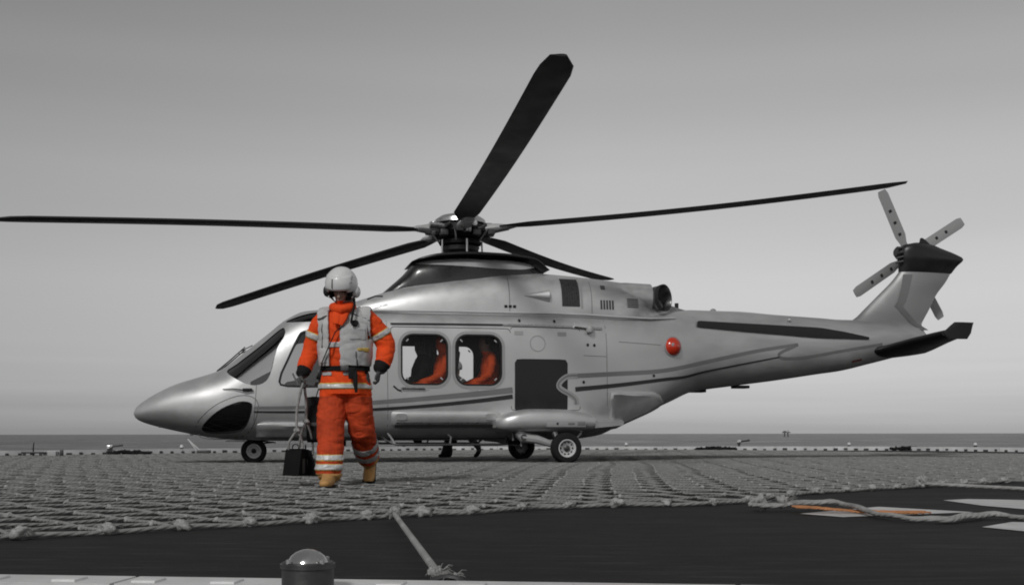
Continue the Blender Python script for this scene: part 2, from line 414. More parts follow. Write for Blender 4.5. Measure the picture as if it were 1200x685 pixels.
# ------------------------------------------------------------------ small fittings along the far edge
def far_light(px, Z, label):
    e = empty('deck_edge_light', deckpt(px, Z)); e.scale = (.62,)*3; tag(e, label, 'deck light', 'deck edge lights')
    MB().lathe([(.11, 0), (.11, .12), (.07, .14), (.07, .22)], n=12).build('housing', steel_d, e)
    MB().lathe([(.08, .22), (.08, .27), (.05, .32), (.01, .335)], n=12).build('dome', white_p, e)
for a in ((213, 28.6, 'small pale deck edge light behind the helicopter nose, just past its tip'), (128, 27.2, 'small deck edge light on the coaming in front of the sea, beyond the nose tip'),
          (473, 32.4, 'small deck edge light below the helicopter belly, beside the standing person'), (734, 33.2, 'deck edge light just behind the main wheels, on white coaming'),
          (995, 32.9, 'deck edge light below the helicopter tail boom, on white coaming'), (1143, 31.4, 'deck edge light beyond the painted markings, farthest from the nose')):
    far_light(*a)
def monitor(px, Z, label, s=1.0):
    e = empty('foam_monitor', deckpt(px, Z)); e.scale = (s, s, s); tag(e, label, 'fire monitor', 'foam monitors at the deck edge')
    MB().lathe([(.16, 0), (.16, .04), (.07, .05), (.07, .3), (.1, .32), (.1, .4)], n=14).build('pedestal', steel_d, e)
    MB().tube([(0, 0, .4), (.1, .02, .47), (.35, .1, .5), (.62, .2, .54)], [.06, .055, .045, .06], 10).build('nozzle', steel_d, e)
    MB().tube([(0, 0, .4), (-.1, .05, .5), (-.22, .05, .52)], .02, 6).build('handle', steel, e)
    MB().box((.02, -.02, .5), (.16, .12, .12), bev=.01).build('cap', white_p, e)
monitor(866, 32.7, 'small foam monitor with a pale cap below the tail boom, at deck edge', .5)
monitor(130, 26.6, 'dark foam monitor at the deck edge ahead of the helicopter nose', .4)
def hose(px, Z, w, label):
    e = empty('fire_hose', deckpt(px, Z)); tag(e, label, 'hose', 'hoses and cables heaped at the deck edge')
    r2 = random.Random(px); pts = []
    for i in range(60):
        a = i*.75; f = i/59
        pts.append(((f-.5)*w+.08*math.cos(a), .08*math.sin(a)+r2.uniform(-.03, .03), .03+.05*math.sin(f*math.pi)*(.6+.4*math.sin(i*1.7))+r2.uniform(0, .02)))
    MB().tube(pts, .038, 6).build('hose_coil', cloth_b, e)
    MB().box((w*.5, 0, .05), (.14, .09, .09), bev=.01).build('coupling', steel_d, e)
hose(838, 31.6, 1.0, 'dark hose heaped at the deck edge below the tail boom')
hose(1068, 31.2, 1.1, 'dark hose heaped at the deck edge beyond the painted markings, farther from the nose')
hose(150, 26.0, .8, 'dark hose heaped at the deck edge ahead of the nose')
e = empty('antenna_stand', deckpt(39, 24.2)); e.scale = (.75,)*3; tag(e, 'thin upright whip antenna on a low dark frame at the deck edge', 'antenna')
MB().tube([(0, 0, 0), (0, 0, .25), (.02, 0, .40)], [.022, .018, .01], 6).build('whip', soft_blk, e)
MB().box((-.02, 0, .12), (.6, .10, .05), bev=.01).build('frame', steel_d, e)
for s in (-.25, .2): MB().box((s, 0, .05), (.05, .1, .10)).build('leg', steel_d, e)
e = empty('deck_box', deckpt(62, 24.2)); e.scale = (.7,)*3; tag(e, 'small pale equipment box beside the whip antenna at deck edge', 'equipment box')
MB().box((0, 0, .08), (.24, .2, .12), bev=.012).build('case', pale_g, e)
MB().box((0, 0, .15), (.26, .22, .025), bev=.008).build('lid', white_p, e)
MB().box((.26, 0, .11), (.08, .1, .2), bev=.01).build('hydrant', steel_d, e)
e = empty('deck_stay', deckpt(238, 28.2)); tag(e, 'low slanting metal stay at the deck edge behind the helicopter nose', 'stay')
MB().tube([(0, 0, 0), (-.40, .1, .34)], .02, 6).build('pole', pale_g, e); MB().tube([(-.1, 0, 0), (-.40, .1, .34)], .014, 6).build('brace', pale_g, e)
MB().box((.02, 0, .04), (.3, .2, .08), bev=.01).build('foot', steel_d, e)

# ------------------------------------------------------------------ far offshore platform on the horizon
e = empty('offshore_platform', (1880, 8000, SEA)); tag(e, 'tiny faint offshore platform standing on the far horizon', 'platform')
rigm = mat('distant_steel', .13, .8, 0)
MB().box((0, 0, 30), (50, 36, 7)).build('deck', rigm, e)
for sx_ in (-10, 10):
    for sy_ in (-9, 9): MB().tube([(sx_*1.3, sy_*1.3, -4), (sx_, sy_, 30)], 2.2, 8).build('leg', rigm, e)
MB().box((-10, 0, 37), (18, 20, 8)).build('module', rigm, e)
MB().tube([(12, 0, 32), (12, 0, 50)], [3, .8], 4).build('derrick', rigm, e)

# ------------------------------------------------------------------ landing net
E1 = Vector((math.cos(R(40)), math.sin(R(40)), 0)); E2 = Vector((-E1.y, E1.x, 0))
PN = Vector((-2.20, 5.20, 0)); CELL = .37
NU0, NU1, NV = -8, 62, 54
net = empty('landing_net', PN + E1*10 + E2*9); tag(net, 'grey knotted rope landing net spread over the deck under the helicopter', 'net')
net_o = net.location.copy()
def pull(u, v):
    """slack in the net: the edge bulges where tie ropes drag it, the meshes lie a little uneven"""
    d = Vector((0, 0, 0))
    for (cu, amp, wd, dr) in ((2.55, .07, .30, Vector((-.1, -1, 0))), (4.55, .46, .80, Vector((.25, -1, 0))), (1.2, .03, .5, Vector((0, -1, 0)))):
        d += dr*(amp*math.exp(-((u-cu)/wd)**2)*math.exp(-max(v, 0)/.9))
    n1 = noise.noise((u*.55, v*.55, 3.1)); n2 = noise.noise((u*.55, v*.55, 9.7))
    n3 = noise.noise((u*2.4, v*2.4, 1.3)); n4 = noise.noise((u*2.4, v*2.4, 5.3))
    d += E1*(.09*n1+.007*n3) + E2*((.09*n2*min(1, v/1.5+.12))+.007*n4)
    d += E1*(.012*(v-2)**2*.12) * (1 if v < 14 else 1)
    return d
def netpt(u, v, z=0):
    p = PN + E1*u + E2*v + pull(u, v); p.z = z; return p - Vector((net_o.x, net_o.y, 0))
RR = .0105
SEG = 4
for j in range(NV+1):                       # ropes parallel to the near edge
    v = j*CELL; pts = []; edge = j == 0
    for i in range(NU0*SEG, NU1*SEG+1, 1 if j < 34 else 2):
        u = i*CELL/SEG
        lift = math.cos(math.pi*(i/SEG+j))*.004
        pts.append(netpt(u, v + .005*noise.noise((u*3.1, j*7.7, 0)), (RR if not edge else .012)+.003+lift+.003*noise.noise((u*2.1, j*3.3, 4))))
    MB().tube(pts, .0135 if edge else RR, 6, uv=True).build('rope', rope_g, net, sharp=0)
for i in range(NU0, NU1+1):                 # ropes running across them
    u = i*CELL; pts = []
    for j in range(0, NV*SEG+1, 1):
        v = j*CELL/SEG
        lift = -math.cos(math.pi*(j/SEG+i))*.004
        pts.append(netpt(u + .005*noise.noise((i*5.7, v*3.1, 8)), v, RR+.003+lift+.003*noise.noise((i*2.1, v*3.3, 2))))
    MB().tube(pts, RR, 6, uv=True).build('rope', rope_g, net, sharp=0)
# knots: bigger hitches along the edge rope, flat ones at the crossings
def knot_mesh(name, r, seed, sub=2):
    bm = bmesh.new(); bmesh.ops.create_icosphere(bm, subdivisions=sub, radius=r)
    for v in bm.verts:
        k = 1+.55*noise.noise(v.co/r*1.6+Vector((seed, 0, 0)))+.2*noise.noise(v.co/r*4+Vector((0, seed, 0)))
        v.co = Vector((v.co.x*k*1.15, v.co.y*k, v.co.z*k*.72))
    m = MB().bm(bm); bm.free(); return m
big = [knot_mesh('k', .037, 3*s+1, 3).mesh('edge_knot', rope_k, sharp=0) for s in range(5)]
mid = [knot_mesh('k', .021, 5*s+2, 2).mesh('knot', rope_k, sharp=0) for s in range(4)]
spots = []
for j in range(0, NV+1):
    for i in range(NU0, NU1+1):
        p = netpt(i*CELL, j*CELL); w = p + net_o
        if w.y < 3: continue
        inview = abs(w.x/w.y) < .47
        spots.append((0 if inview else 1, w.y, i, j, p))
spots.sort(key=lambda s: (s[0], s[1]))
rest = MB(); low = [knot_mesh('k', .020, 9*s, 1) for s in range(3)]
for q, (_, wy, i, j, p) in enumerate(spots):
    if q < 300:
        o = link('knot', big[(i*7+j) % 5] if j == 0 else mid[(i*5+j*3) % 4], net)
        o.location = (p.x, p.y, .026 if j == 0 else .013); o.rotation_euler = (rnd.uniform(-.3, .3), rnd.uniform(-.3, .3), rnd.uniform(0, 6.3))
        s = rnd.uniform(.75, 1.2); o.scale = (s, s, s)
    elif wy < 34:
        m = low[(i+j*2) % 3]; a = rnd.uniform(0, 6.3); ca, sa = math.cos(a), math.sin(a); k = rnd.uniform(.8, 1.2)*(1.7 if j == 0 else 1)
        rest.add([(p.x+(x*ca-y*sa)*k, p.y+(x*sa+y*ca)*k, .013+z*k) for x, y, z in m.v], m.f)
tag(rest.build('knots', rope_k, net, sharp=0), kind='stuff')
# loose fibres round the edge knots
fray = MB()
for i in range(NU0, 30):
    p = netpt(i*CELL, 0)
    for k in range(14):
        a = rnd.uniform(0, 6.3); q = Vector((math.cos(a), math.sin(a), rnd.uniform(.1, .9))); L = rnd.uniform(.03, .075)
        s0 = p+q*.03; s0.z = .03+q.z*.02
        fray.tube([s0, s0+q*L*.5, s0+q*L+Vector((0, 0, -.02))], [.0010, .0009, .0005], 3)
tag(fray.build('fibres', rope_l, net), kind='stuff')

# ------------------------------------------------------------------ tie ropes
def tied_knot(e, p, s, seed):
    r2 = random.Random(seed)
    for k in range(4):
        o = link('knot_turn', big[(k+seed) % 5], e); o.location = (p[0]+r2.uniform(-.03, .03)*s, p[1]+r2.uniform(-.03, .03)*s, max(.03, p[2]+r2.uniform(-.012, .018)*s))
        o.rotation_euler = (r2.uniform(0, 3), r2.uniform(0, 3), r2.uniform(0, 3)); o.scale = (s*.8,)*3
    m = MB()
    for k in range(30):
        a = r2.uniform(0, 6.3); q = Vector((math.cos(a), math.sin(a), r2.uniform(-.1, .8))); L = r2.uniform(.03, .09)*s
        s0 = Vector(p)+q*.03*s; s0.z = max(s0.z, .01)
        m.tube([s0, s0+q*L*.6, s0+q*L+Vector((0, 0, -.012))], [.0012, .0010, .0005], 4)
    tag(m.build('fibres', rope_l, e), kind='stuff')
tr = empty('tie_rope', (-.40, 4.95, 0)); tag(tr, 'taut pale rope tying the net edge to the deck edge in the foreground', 'rope')
A_, B_ = Vector((-.625, 6.17, .05)), Vector((-.222, 3.50, .05))
tr_o = Vector((-.40, 4.95, 0))
pts = [A_.lerp(B_, k/20)-tr_o for k in range(21)]
MB().tube(pts, .0130, 10, uv=True).build('rope', rope_l, tr, sharp=0)
tied_knot(tr, A_-tr_o, .8, 3); tied_knot(tr, B_-tr_o, .50, 5); tied_knot(tr, B_-tr_o+Vector((.04, -.05, -.01)), .46, 8)
ring = MB().tube([Vector((-.19, 3.40, .03))-tr_o+Vector((.05*math.cos(a), .03*math.sin(a), .02*math.sin(a))) for a in [k*math.pi/8 for k in range(17)]], .008, 6)
ring.build('deck_ring', steel_d, tr)

def lay(pts, n=8):
    out = []
    P = [Vector(p) for p in pts]; P = [P[0]]+P+[P[-1]]
    for i in range(1, len(P)-2):
        for k in range(n):
            u = k/n; a, b, c, d = P[i-1], P[i], P[i+1], P[i+2]
            out.append(.5*((2*b)+(c-a)*u+(2*a-5*b+4*c-d)*u*u+(3*b-a-3*c+d)*u**3))
    out.append(P[-2]); return out
sl_ = empty('slack_rope', (2.3, 7.0, 0)); tag(sl_, 'slack grey rope lying from the net corner across the white markings', 'rope')
so = Vector((2.3, 7.0, 0))
main_p = [(1.42, 7.02, .04), (1.62, 7.0, .045), (1.87, 7.10, .055), (1.98, 6.98, .05), (2.0, 6.5, .03), (2.06, 6.2, .025), (2.2, 6.04, .025), (2.4, 6.2, .03), (2.6, 6.34, .03), (2.72, 6.14, .025), (3.0, 6.0, .025), (3.5, 6.1, .025)]
for k, (dx, dy, dz) in enumerate(((0, 0, 0), (.018, -.030, -.004))):
    MB().tube([p-so+Vector((dx, dy, dz+.004*math.sin(i*.7+k))) for i, p in enumerate(lay(main_p))], .0135, 8, uv=True).build('strand', rope_l, sl_, sharp=0)
tied_knot(sl_, Vector((1.50, 7.02, .05))-so, 1.15, 11); tied_knot(sl_, Vector((1.64, 7.0, .05))-so, 1.0, 13)
ob = empty('orange_sling', (2.1, 7.1, 0)); tag(ob, 'faded orange rope sling lying over a white painted marking', 'sling')
oo = Vector((2.1, 7.1, 0))
for k in range(6):
    o_ = (k-2.5)*.036
    pp = [(1.66, 6.86+o_*.8, .035), (1.74, 6.84+o_, .035), (1.88, 6.82+o_, .024), (2.02, 6.78+o_, .014), (2.14, 6.74+o_*.9, .013), (2.30+.05*(k%3), 6.70+o_*.8, .013)]
    MB().tube([p-oo+Vector((0, 0, rnd.uniform(0, .004))) for p in lay(pp)], .0055, 6, uv=True).build('strand', rope_o, ob, sharp=0)
st = empty('slack_rope', (4.4, 9.0, 0)); tag(st, 'pale rope trailing from the net edge towards the frame, behind the slack rope', 'rope')
s2 = Vector((4.4, 9.0, 0))
MB().tube([p-s2 for p in lay([(3.45, 10.0, .04), (3.75, 9.75, .03), (4.2, 9.25, .02), (4.6, 9.0, .02), (5.2, 8.8, .02)])], .016, 8, uv=True).build('strand', rope_l, st, sharp=0)
tied_knot(st, Vector((3.5, 9.98, .05))-s2, 1.2, 21)
# ------------------------------------------------------------------ helicopter (x forward, y to its left, z up, origin on the deck between the main wheels)
heli = empty('helicopter', (0.5, 19.5, 0), math.atan2(-.218, -.976))
tag(heli, 'silver twin-engine rescue helicopter with five-blade rotor standing on the rope net', 'helicopter')

HULL = [  # t, z bottom, z top, half width, exponent
    (-7.14, 2.06, 2.20, .05, 2.0), (-7.0, 1.97, 2.34, .13, 2.1), (-6.61, 1.85, 2.44, .23, 2.2), (-5.97, 1.69, 2.47, .31, 2.3), (-5.40, 1.56, 2.47, .36, 2.4),
    (-5.04, 1.51, 2.49, .39, 2.4), (-4.15, 1.38, 2.53, .47, 2.5), (-3.37, 1.28, 2.57, .56, 2.6), (-2.60, 1.17, 2.57, .70, 2.8), (-2.12, .98, 2.52, .85, 3.2),
    (-1.69, .80, 2.46, .97, 3.6), (-1.20, .60, 2.43, 1.06, 4.0), (-.78, .42, 2.42, 1.11, 4.4), (-.3, .37, 2.42, 1.13, 4.6), (.7, .36, 2.42, 1.14, 4.6),
    (2.5, .36, 2.42, 1.14, 4.6), (3.4, .36, 2.42, 1.13, 4.4), (3.91, .36, 2.385, 1.11, 4.0), (4.21, .36, 2.25, 1.08, 3.7), (4.47, .36, 2.04, 1.04, 3.4),
    (4.78, .37, 1.79, .98, 3.1), (5.22, .40, 1.46, .86, 2.7), (5.51, .44, 1.36, .76, 2.5), (5.86, .51, 1.25, .60, 2.3), (6.17, .585, 1.10, .43, 2.15),
    (6.40, .66, .95, .25, 2.05), (6.49, .72, .865, .11, 2.0), (6.515, .775, .805, .02, 2.0)]
def section(row, inset=0., n=72):
    zb, zt, w, ex = row; zb += inset; zt -= inset; w = max(w-inset, .004)
    c, h = (zb+zt)/2, max((zt-zb)/2, .004); out = []
    for j in range(n):
        a = 2*math.pi*(j+.5)/n; ca, sa = math.cos(a), math.sin(a)
        out.append((w*math.copysign(abs(ca)**(2/ex), ca), c+h*math.copysign(abs(sa)**(2/ex), sa)))
    return out
def hull_loft(inset, t0, t1, step=.085, n=72):
    secs = []; t = t0; ts = []
    while t < t1-1e-4:
        ts.append(t); t += step if t < 5.9 else .045
    ts.append(t1)
    for t in ts: secs.append([(t, y, z) for y, z in section(spline(HULL, t), inset, n)])
    return MB().loft(secs)
outer = hull_loft(0, -7.14, 6.515).mesh('fuselage', silver)
bv_bm = bmesh.new(); bv_bm.from_mesh(outer); HB = BVHTree.FromBMesh(bv_bm); bv_bm.free()
def on_side(t, z, s=1, off=.004):
    """point on the hull's left (s = 1) or right flank at (t, z), pushed out by off"""
    h = HB.ray_cast(Vector((t, s*3, z)), Vector((0, -s, 0)))
    if h[0] is None: return None
    nrm = h[1] if h[1].y*s > 0 else -h[1]
    return h[0]+nrm*off
def rounded(x0, x1, z0, z1, r, n=5):
    out = []
    for cx, cz, a0 in ((x1-r, z1-r, 0), (x0+r, z1-r, 90), (x0+r, z0+r, 180), (x1-r, z0+r, 270)):
        for k in range(n+1): a = R(a0+90*k/n); out.append((cx+r*math.cos(a), cz+r*math.sin(a)))
    return out
def smooth_poly(P, n=4):
    out = []; m = len(P)
    for i in range(m):
        a, b, c, d = [Vector((*P[(i+k-1) % m], 0)) for k in range(4)]
        for k in range(n):
            u = k/n; q = .5*((2*b)+(c-a)*u+(2*a-5*b+4*c-d)*u*u+(3*b-a-3*c+d)*u**3); out.append((q.x, q.y))
    return out
W1 = rounded(1.80, 2.48, 1.24, 1.975, .16); W2 = rounded(.95, 1.64, 1.235, 1.98, .16)
SCREEN = smooth_poly([(5.10, 1.41), (4.95, 1.53), (4.62, 1.79), (4.31, 2.055), (4.24, 2.05), (4.25, 1.94), (4.36, 1.74), (4.46, 1.36), (4.57, 1.225), (4.74, 1.20), (4.92, 1.27)], 3)
CREW = smooth_poly([(4.30, 1.30), (4.20, 1.55), (4.04, 1.90), (3.96, 1.99), (3.75, 2.0), (3.30, 2.0), (3.22, 1.93), (3.22, 1.30), (3.30, 1.21), (4.20, 1.20)], 3)
CHIN = smooth_poly([(5.46, .56), (5.35, .70), (5.17, .84), (4.92, .94), (4.76, .93), (4.735, .86), (4.79, .66), (4.90, .525), (5.17, .49), (5.39, .50)], 3)
ROOFW = smooth_poly([(4.22, 2.17), (4.02, 2.265), (3.75, 2.33), (3.40, 2.345), (3.36, 2.20), (3.80, 2.165)], 3)
CUTS = [(W1, .5), (W2, .5), (SCREEN, .09), (CREW, .5), (CHIN, .15), (ROOFW, .2)]
# shell: outer skin minus cabin cavity minus window openings on both flanks
hollow = hull_loft(.045, -1.5, 6.3)
shell = MB(); m0 = hull_loft(0, -7.14, 6.515); shell.add(m0.v, m0.f)
cut = MB(); cut.add(hollow.v, hollow.f)
me = boolean(shell.mesh('a', silver), cut.mesh('b', cabin_m), 'DIFFERENCE')
cut = MB()
for poly, y0 in CUTS:
    for s in (1, -1): cut.prism(poly, s*y0, s*1.6)
me = boolean(me, cut.mesh('b', seam_m), 'DIFFERENCE')
finish(me, True, 30, False); me.name = 'fuselage'
hull = link('fuselage', me, heli)

def grown(poly, d):
    c = Vector((sum(p[0] for p in poly)/len(poly), sum(p[1] for p in poly)/len(poly))); n = len(poly); out = []
    for i in range(n):
        a, b, e = Vector(poly[i-1]), Vector(poly[i]), Vector(poly[(i+1) % n])
        tn = (e-a); tn = tn.normalized() if tn.length > 1e-6 else Vector((1, 0)); nr = Vector((tn.y, -tn.x))
        if nr.dot(b-c) < 0: nr = -nr
        q = b+nr*d; out.append((q.x, q.y))
    return out
def skin_patch(poly, y0, s, inset):
    """the piece of the (inset) skin that lies inside poly"""
    A = hull_loft(inset, -7.14 if inset < 0 else -1.5, 6.515+(-inset if inset < 0 else -.1), .1, 64).mesh('a', silver)
    B = MB().prism(poly, s*y0, s*1.7).mesh('b', seam_m)
    r = boolean(A, B, 'INTERSECT')
    bm = bmesh.new(); bm.from_mesh(r)
    bmesh.ops.delete(bm, geom=[f for f in bm.faces if f.material_index != 0 or (abs(f.normal.x) > .99)], context='FACES')
    out = MB(); out.bm(bm); bm.free(); bpy.data.meshes.remove(r); return out
def side_ring(poly, w, s, off, name, m, parent, d0=0.):
    """flat frame of width w lying on the flank round poly"""
    a, b = grown(poly, d0), grown(poly, d0+w); vs = []; fs = []; n = len(a)
    for p in a+b:
        q = on_side(p[0], p[1], s, off); vs.append(q if q else Vector((p[0], s*1.1, p[1])))
    for p in a:
        q = on_side(p[0], p[1], s, -.02); vs.append(q if q else Vector((p[0], s*1.08, p[1])))
    for i in range(n):
        k = (i+1) % n; fs += [[i, k, n+k, n+i], [i, 2*n+i, 2*n+k, k]]
    return MB().add(vs, fs).build(name, m, parent, sharp=40)
def side_strip(path, w, s, off, name, m, parent, n=6):
    """painted band of width w (or list) along path (t, z) on the flank"""
    P = lay([(p[0], p[1], 0) for p in path], n); vs = []; ok = []
    for i, p in enumerate(P):
        tn = (P[min(i+1, len(P)-1)]-P[max(i-1, 0)]).normalized(); nr = Vector((-tn.y, tn.x, 0))
        f = i/(len(P)-1); ww = w if not isinstance(w, (list, tuple)) else w[0]*(1-f)+w[1]*f
        for q in (p-nr*ww/2, p, p+nr*ww/2):
            h = on_side(q.x, q.y, s, off); vs.append(h if h else Vector((q.x, s*.9, q.y)))
    fs = []
    for i in range(len(P)-1):
        for k in range(2): fs.append([i*3+k, i*3+k+1, i*3+3+k+1, i*3+3+k])
    return MB().add(vs, fs).build(name, m, parent)
def side_fill(poly, s, off, name, m, parent, nx=12, nz=10):
    """patch on the flank filling poly (convex), as a fine grid clipped to its outline"""
    xs = [p[0] for p in poly]; x0, x1 = min(xs), max(xs); vs = []; fs = []
    def span(x):
        zz = []
        for i in range(len(poly)):
            (xa, za), (xb, zb) = poly[i], poly[(i+1) % len(poly)]
            if (xa-x)*(xb-x) <= 0 and abs(xa-xb) > 1e-9: zz.append(za+(zb-za)*(x-xa)/(xb-xa))
        return (min(zz), max(zz)) if zz else (0, 0)
    for i in range(nx+1):
        u = .5-.5*math.cos(math.pi*i/nx); x = x0+(x1-x0)*min(max(u, 1e-4), 1-1e-4); z0, z1 = span(x)
        for k in range(nz+1):
            h = on_side(x, z0+(z1-z0)*k/nz, s, off); vs.append(h if h else Vector((x, s*1.1, z0+(z1-z0)*k/nz)))
    for i in range(nx):
        for k in range(nz): fs.append([i*(nz+1)+k, (i+1)*(nz+1)+k, (i+1)*(nz+1)+k+1, i*(nz+1)+k+1])
    return MB().add(vs, fs).build(name, m, parent)

for s in (1, -1):
    ws = skin_patch(grown(SCREEN, .012), .05, s, .014).build('windscreen', glass_t, heli); 
    skin_patch(grown(ROOFW, .012), .15, s, .012).build('roof_window', glass_d, heli)
    cw = skin_patch(grown(CREW, .012), .4, s, .014).build('crew_window', glass_t, heli)
    side_ring(CREW, .03, s, .004, 'window_seal', soft_blk, cw)
    ch = skin_patch(grown(CHIN, .012), .1, s, .010).build('chin_window', glass_d, heli)
    side_ring(CHIN, .012, s, .003, 'window_edge', soft_blk, ch, d0=.0)
    side_ring(CHIN, .008, s, .003, 'window_panel_line', seam_m, ch, d0=.095)
    # sliding cabin door
    door = side_fill(rounded(.80, 2.655, .39, 2.10, .06), s, .006, 'cabin_door', silver2, heli, 3, 3) if False else empty('cabin_door'); door.parent = heli
    for W in (W1, W2):
        side_fill(grown(W, .012), s, -.018, 'pane', glass, door, 14, 8)
        side_ring(W, .026, s, .012, 'window_seal', soft_blk, door)
        side_ring(W, .045, s, .009, 'window_surround', trim_g, door, d0=.026)
    side_ring(rounded(.79, 2.655, .40, 2.10, .05, 3), .010, s, .003, 'door_gap', seam_m, door)
    side_strip([(2.66, 2.145), (1.8, 2.155), (.9, 2.16)], .022, s, .020, 'door_rail', soft_blk, door)
    side_strip([(.9, 2.16), (.2, 2.155), (-.72, 2.13)], .030, s, .022, 'door_rail', steel, door)
    h = MB()
    q = [on_side(t_, 1.165, s, .03) for t_ in (2.50, 2.40, 2.25, 2.15)]; h.tube(q, .018, 8); h.build('door_handle', steel, door)
    MB().tube([on_side(2.62, 1.20, s, .012), on_side(2.56, 1.145, s, .012), on_side(2.50, 1.125, s, .012)], .012, 6).build('pull_grip', soft_blk, door)
    for t_ in (2.07, 1.30): side_fill([(t_, 1.135), (t_+.14, 1.135), (t_+.14, 1.175), (t_, 1.175)], s, .007, 'placard', pale_g, door, 2, 2)
    for W in (W1, W2):
        x0 = min(p[0] for p in W); x1 = max(p[0] for p in W); z0 = min(p[1] for p in W); z1 = max(p[1] for p in W)
        for cx, cz in ((x0+.075, z0+.075), (x1-.075, z0+.075), (x0+.075, z1-.075), (x1-.075, z1-.075)):
            c = on_side(cx, cz, s, -.006)
            MB().box(c, (.05, .012, .022), Matrix.Rotation(R(45 if (cx-1.7)*(cz-1.6) > 0 else -45), 3, 'Y'), bev=.003).build('window_latch', pale_g, door)
    # rear cabin panel, black non-slip panel, livery
    side_ring(rounded(-.34, .77, .84, 2.13, .03, 2), .008, s, .003, 'panel_seam', seam_m, hull)
    side_fill(rounded(-.135, .72, .80, 1.635, .06), s, .006, 'black_panel', black_p, heli, 8, 6)
    side_ring([(.35+.115*math.cos(R(a)), 1.88+.115*math.sin(R(a))) for a in range(0, 360, 15)], .012, s, .006, 'round_cap', trim_g, hull)
    for t_, z_ in ((.58, 2.04), (-.12, 2.035)): side_fill([(t_, z_-.03), (t_+.14, z_-.03), (t_+.14, z_+.03), (t_, z_+.03)], s, .006, 'latch', trim_g, hull, 2, 2)
    for t_, z_ in ((-.47, 1.87), (-.58, 1.865), (-.40, 1.28), (.62, 2.24), (.05, 2.24), (-1.62, 1.40)):
        side_fill(rounded(t_-.02, t_+.02, z_-.026, z_+.026, .015, 2), s, .007, 'fastener', soft_blk, hull, 3, 2)
    side_strip([(4.70, .86), (3.92, .87), (2.89, .945), (2.11, 1.01), (1.31, 1.085), (.755, 1.145)], [.04, .095], s, .0045, 'stripe', grey_p, hull)
    side_strip([(4.70, .80), (3.92, .80), (2.89, .84), (2.11, .895), (1.31, .975), (.755, 1.045)], [.025, .070], s, .0065, 'stripe', dark_p, hull)
    side_strip([(-.22, 1.375), (-.96, 1.42), (-1.83, 1.49), (-2.72, 1.67), (-3.63, 1.86), (-4.42, 1.985)], [.075, .055], s, .0045, 'stripe', grey_p, hull)
    side_strip([(-.26, 1.165), (-.96, 1.235), (-1.83, 1.345), (-2.25, 1.40), (-2.72, 1.51), (-4.06, 1.765)], [.075, .022], s, .0065, 'stripe', dark_p, hull)
    side_strip([(-.30, 1.38), (-.14, 1.37), (-.03, 1.30), (.01, 1.22), (-.04, 1.16), (-.18, 1.085), (-.27, 1.01), (-.28, .93)], .085, s, .009, 'stripe', trim_g, hull)
    side_strip([(-.30, 1.385), (-.14, 1.375), (-.02, 1.30), (.02, 1.22), (-.03, 1.155), (-.17, 1.08), (-.26, 1.005), (-.27, .93)], .030, s, .012, 'stripe', grey_p, hull)
    side_strip([(-4.42, 1.985), (-4.30, 1.93), (-4.12, 1.86), (-4.05, 1.80), (-4.15, 1.745), (-4.6, 1.775), (-5.2, 1.88), (-6.1, 2.03)], [.05, .05], s, .0045, 'stripe', grey_p, hull)
    side_fill([(-2.47, 2.225), (-2.49, 2.31), (-2.53, 2.33), (-3.6, 2.315), (-4.86, 2.285), (-5.30, 2.23), (-5.82, 2.145), (-5.82, 2.10), (-4.86, 2.10), (-3.59, 2.165)], s, .02, 'boom_strake', soft_blk, heli, 40, 4)
    side_ring([(-2.47, 1.2), (-2.44, 2.4), (-2.46, 2.4), (-2.49, 1.2)], .001, s, .003, 'panel_seam', seam_m, hull)
    for a, b in (((-1.0, 1.93), (-1.75, 1.90)), ((-.40, 1.70), (-.78, 1.69)), ((4.66, 1.20), (4.70, .66)), ((2.72, 2.2), (2.70, .5)), ((-.78, 2.36), (-.80, .9))):
        side_strip([a, ((a[0]+b[0])/2, (a[1]+b[1])/2), b], .006, s, .003, 'panel_seam', seam_m, hull)
    # red lens on the flank
    c = on_side(-1.98, 1.885, s, 0); nrm = (on_side(-1.98, 1.885, s, 1)-c).normalized()
    Mx = Matrix.Translation(c-nrm*.01) @ nrm.to_track_quat('Z', 'Y').to_matrix().to_4x4()
    lens = MB().lathe([(.150, .0), (.150, .03), (.13, .065), (.09, .10), (.045, .118), (.0, .123)], Mx, 28).build('red_flank_light', red_lens, heli)
    MB().lathe([(.150, .0), (.168, .0), (.168, .022), (.152, .026)], Mx, 28).build('lens_rim', trim_g, lens)
    MB().lathe([(.03, .10), (.03, .124), (.02, .126)], Mx @ Matrix.Translation((-.06 if s > 0 else .06, .02, -.012)), 10).build('lens_boss', pale_g, lens)
    # emergency float covers
    def cover(t0, t1, z0, z1, out_, name='float_cover', mm=silver2, r=.06):
        secs = []; N = 14
        for i in range(N+1):
            t_ = t0+(t1-t0)*i/N; k = min(1, (i+.35)/1.2, (N-i+.35)/1.2); sec = []
            for a in range(0, 361, 24):
                ca, sa = math.cos(R(a)), math.sin(R(a)); zz = (z0+z1)/2+(z1-z0)/2*math.copysign(abs(sa)**.55, sa)
                b = on_side(t_, max(zz, .46), s, 0); y = (abs(b.y) if b else 1.0)-.03+max(0, math.copysign(abs(ca)**.55, ca))*(out_+.03)*k
                sec.append((t_, s*y, zz))
            secs.append(sec[:-1])
        return MB().loft(secs).build(name, mm, heli)
    fc = cover(3.05, 4.67, .415, .625, .07)
    fm = cover(.93, 2.66, .575, .815, .06)
    side_strip([(2.58, .655), (1.8, .655), (.95, .66)], .022, s, .075, 'cover_bar', steel, fm)
    side_strip([(2.60, .615), (1.8, .617), (.95, .62)], .040, s, .070, 'cover_gap', dark_p, fm)
    for t_ in (2.42, 1.02): side_fill(rounded(t_, t_+.17, .70, .785, .01, 2), s, .068, 'cover_patch', pale_g, fm, 3, 2)
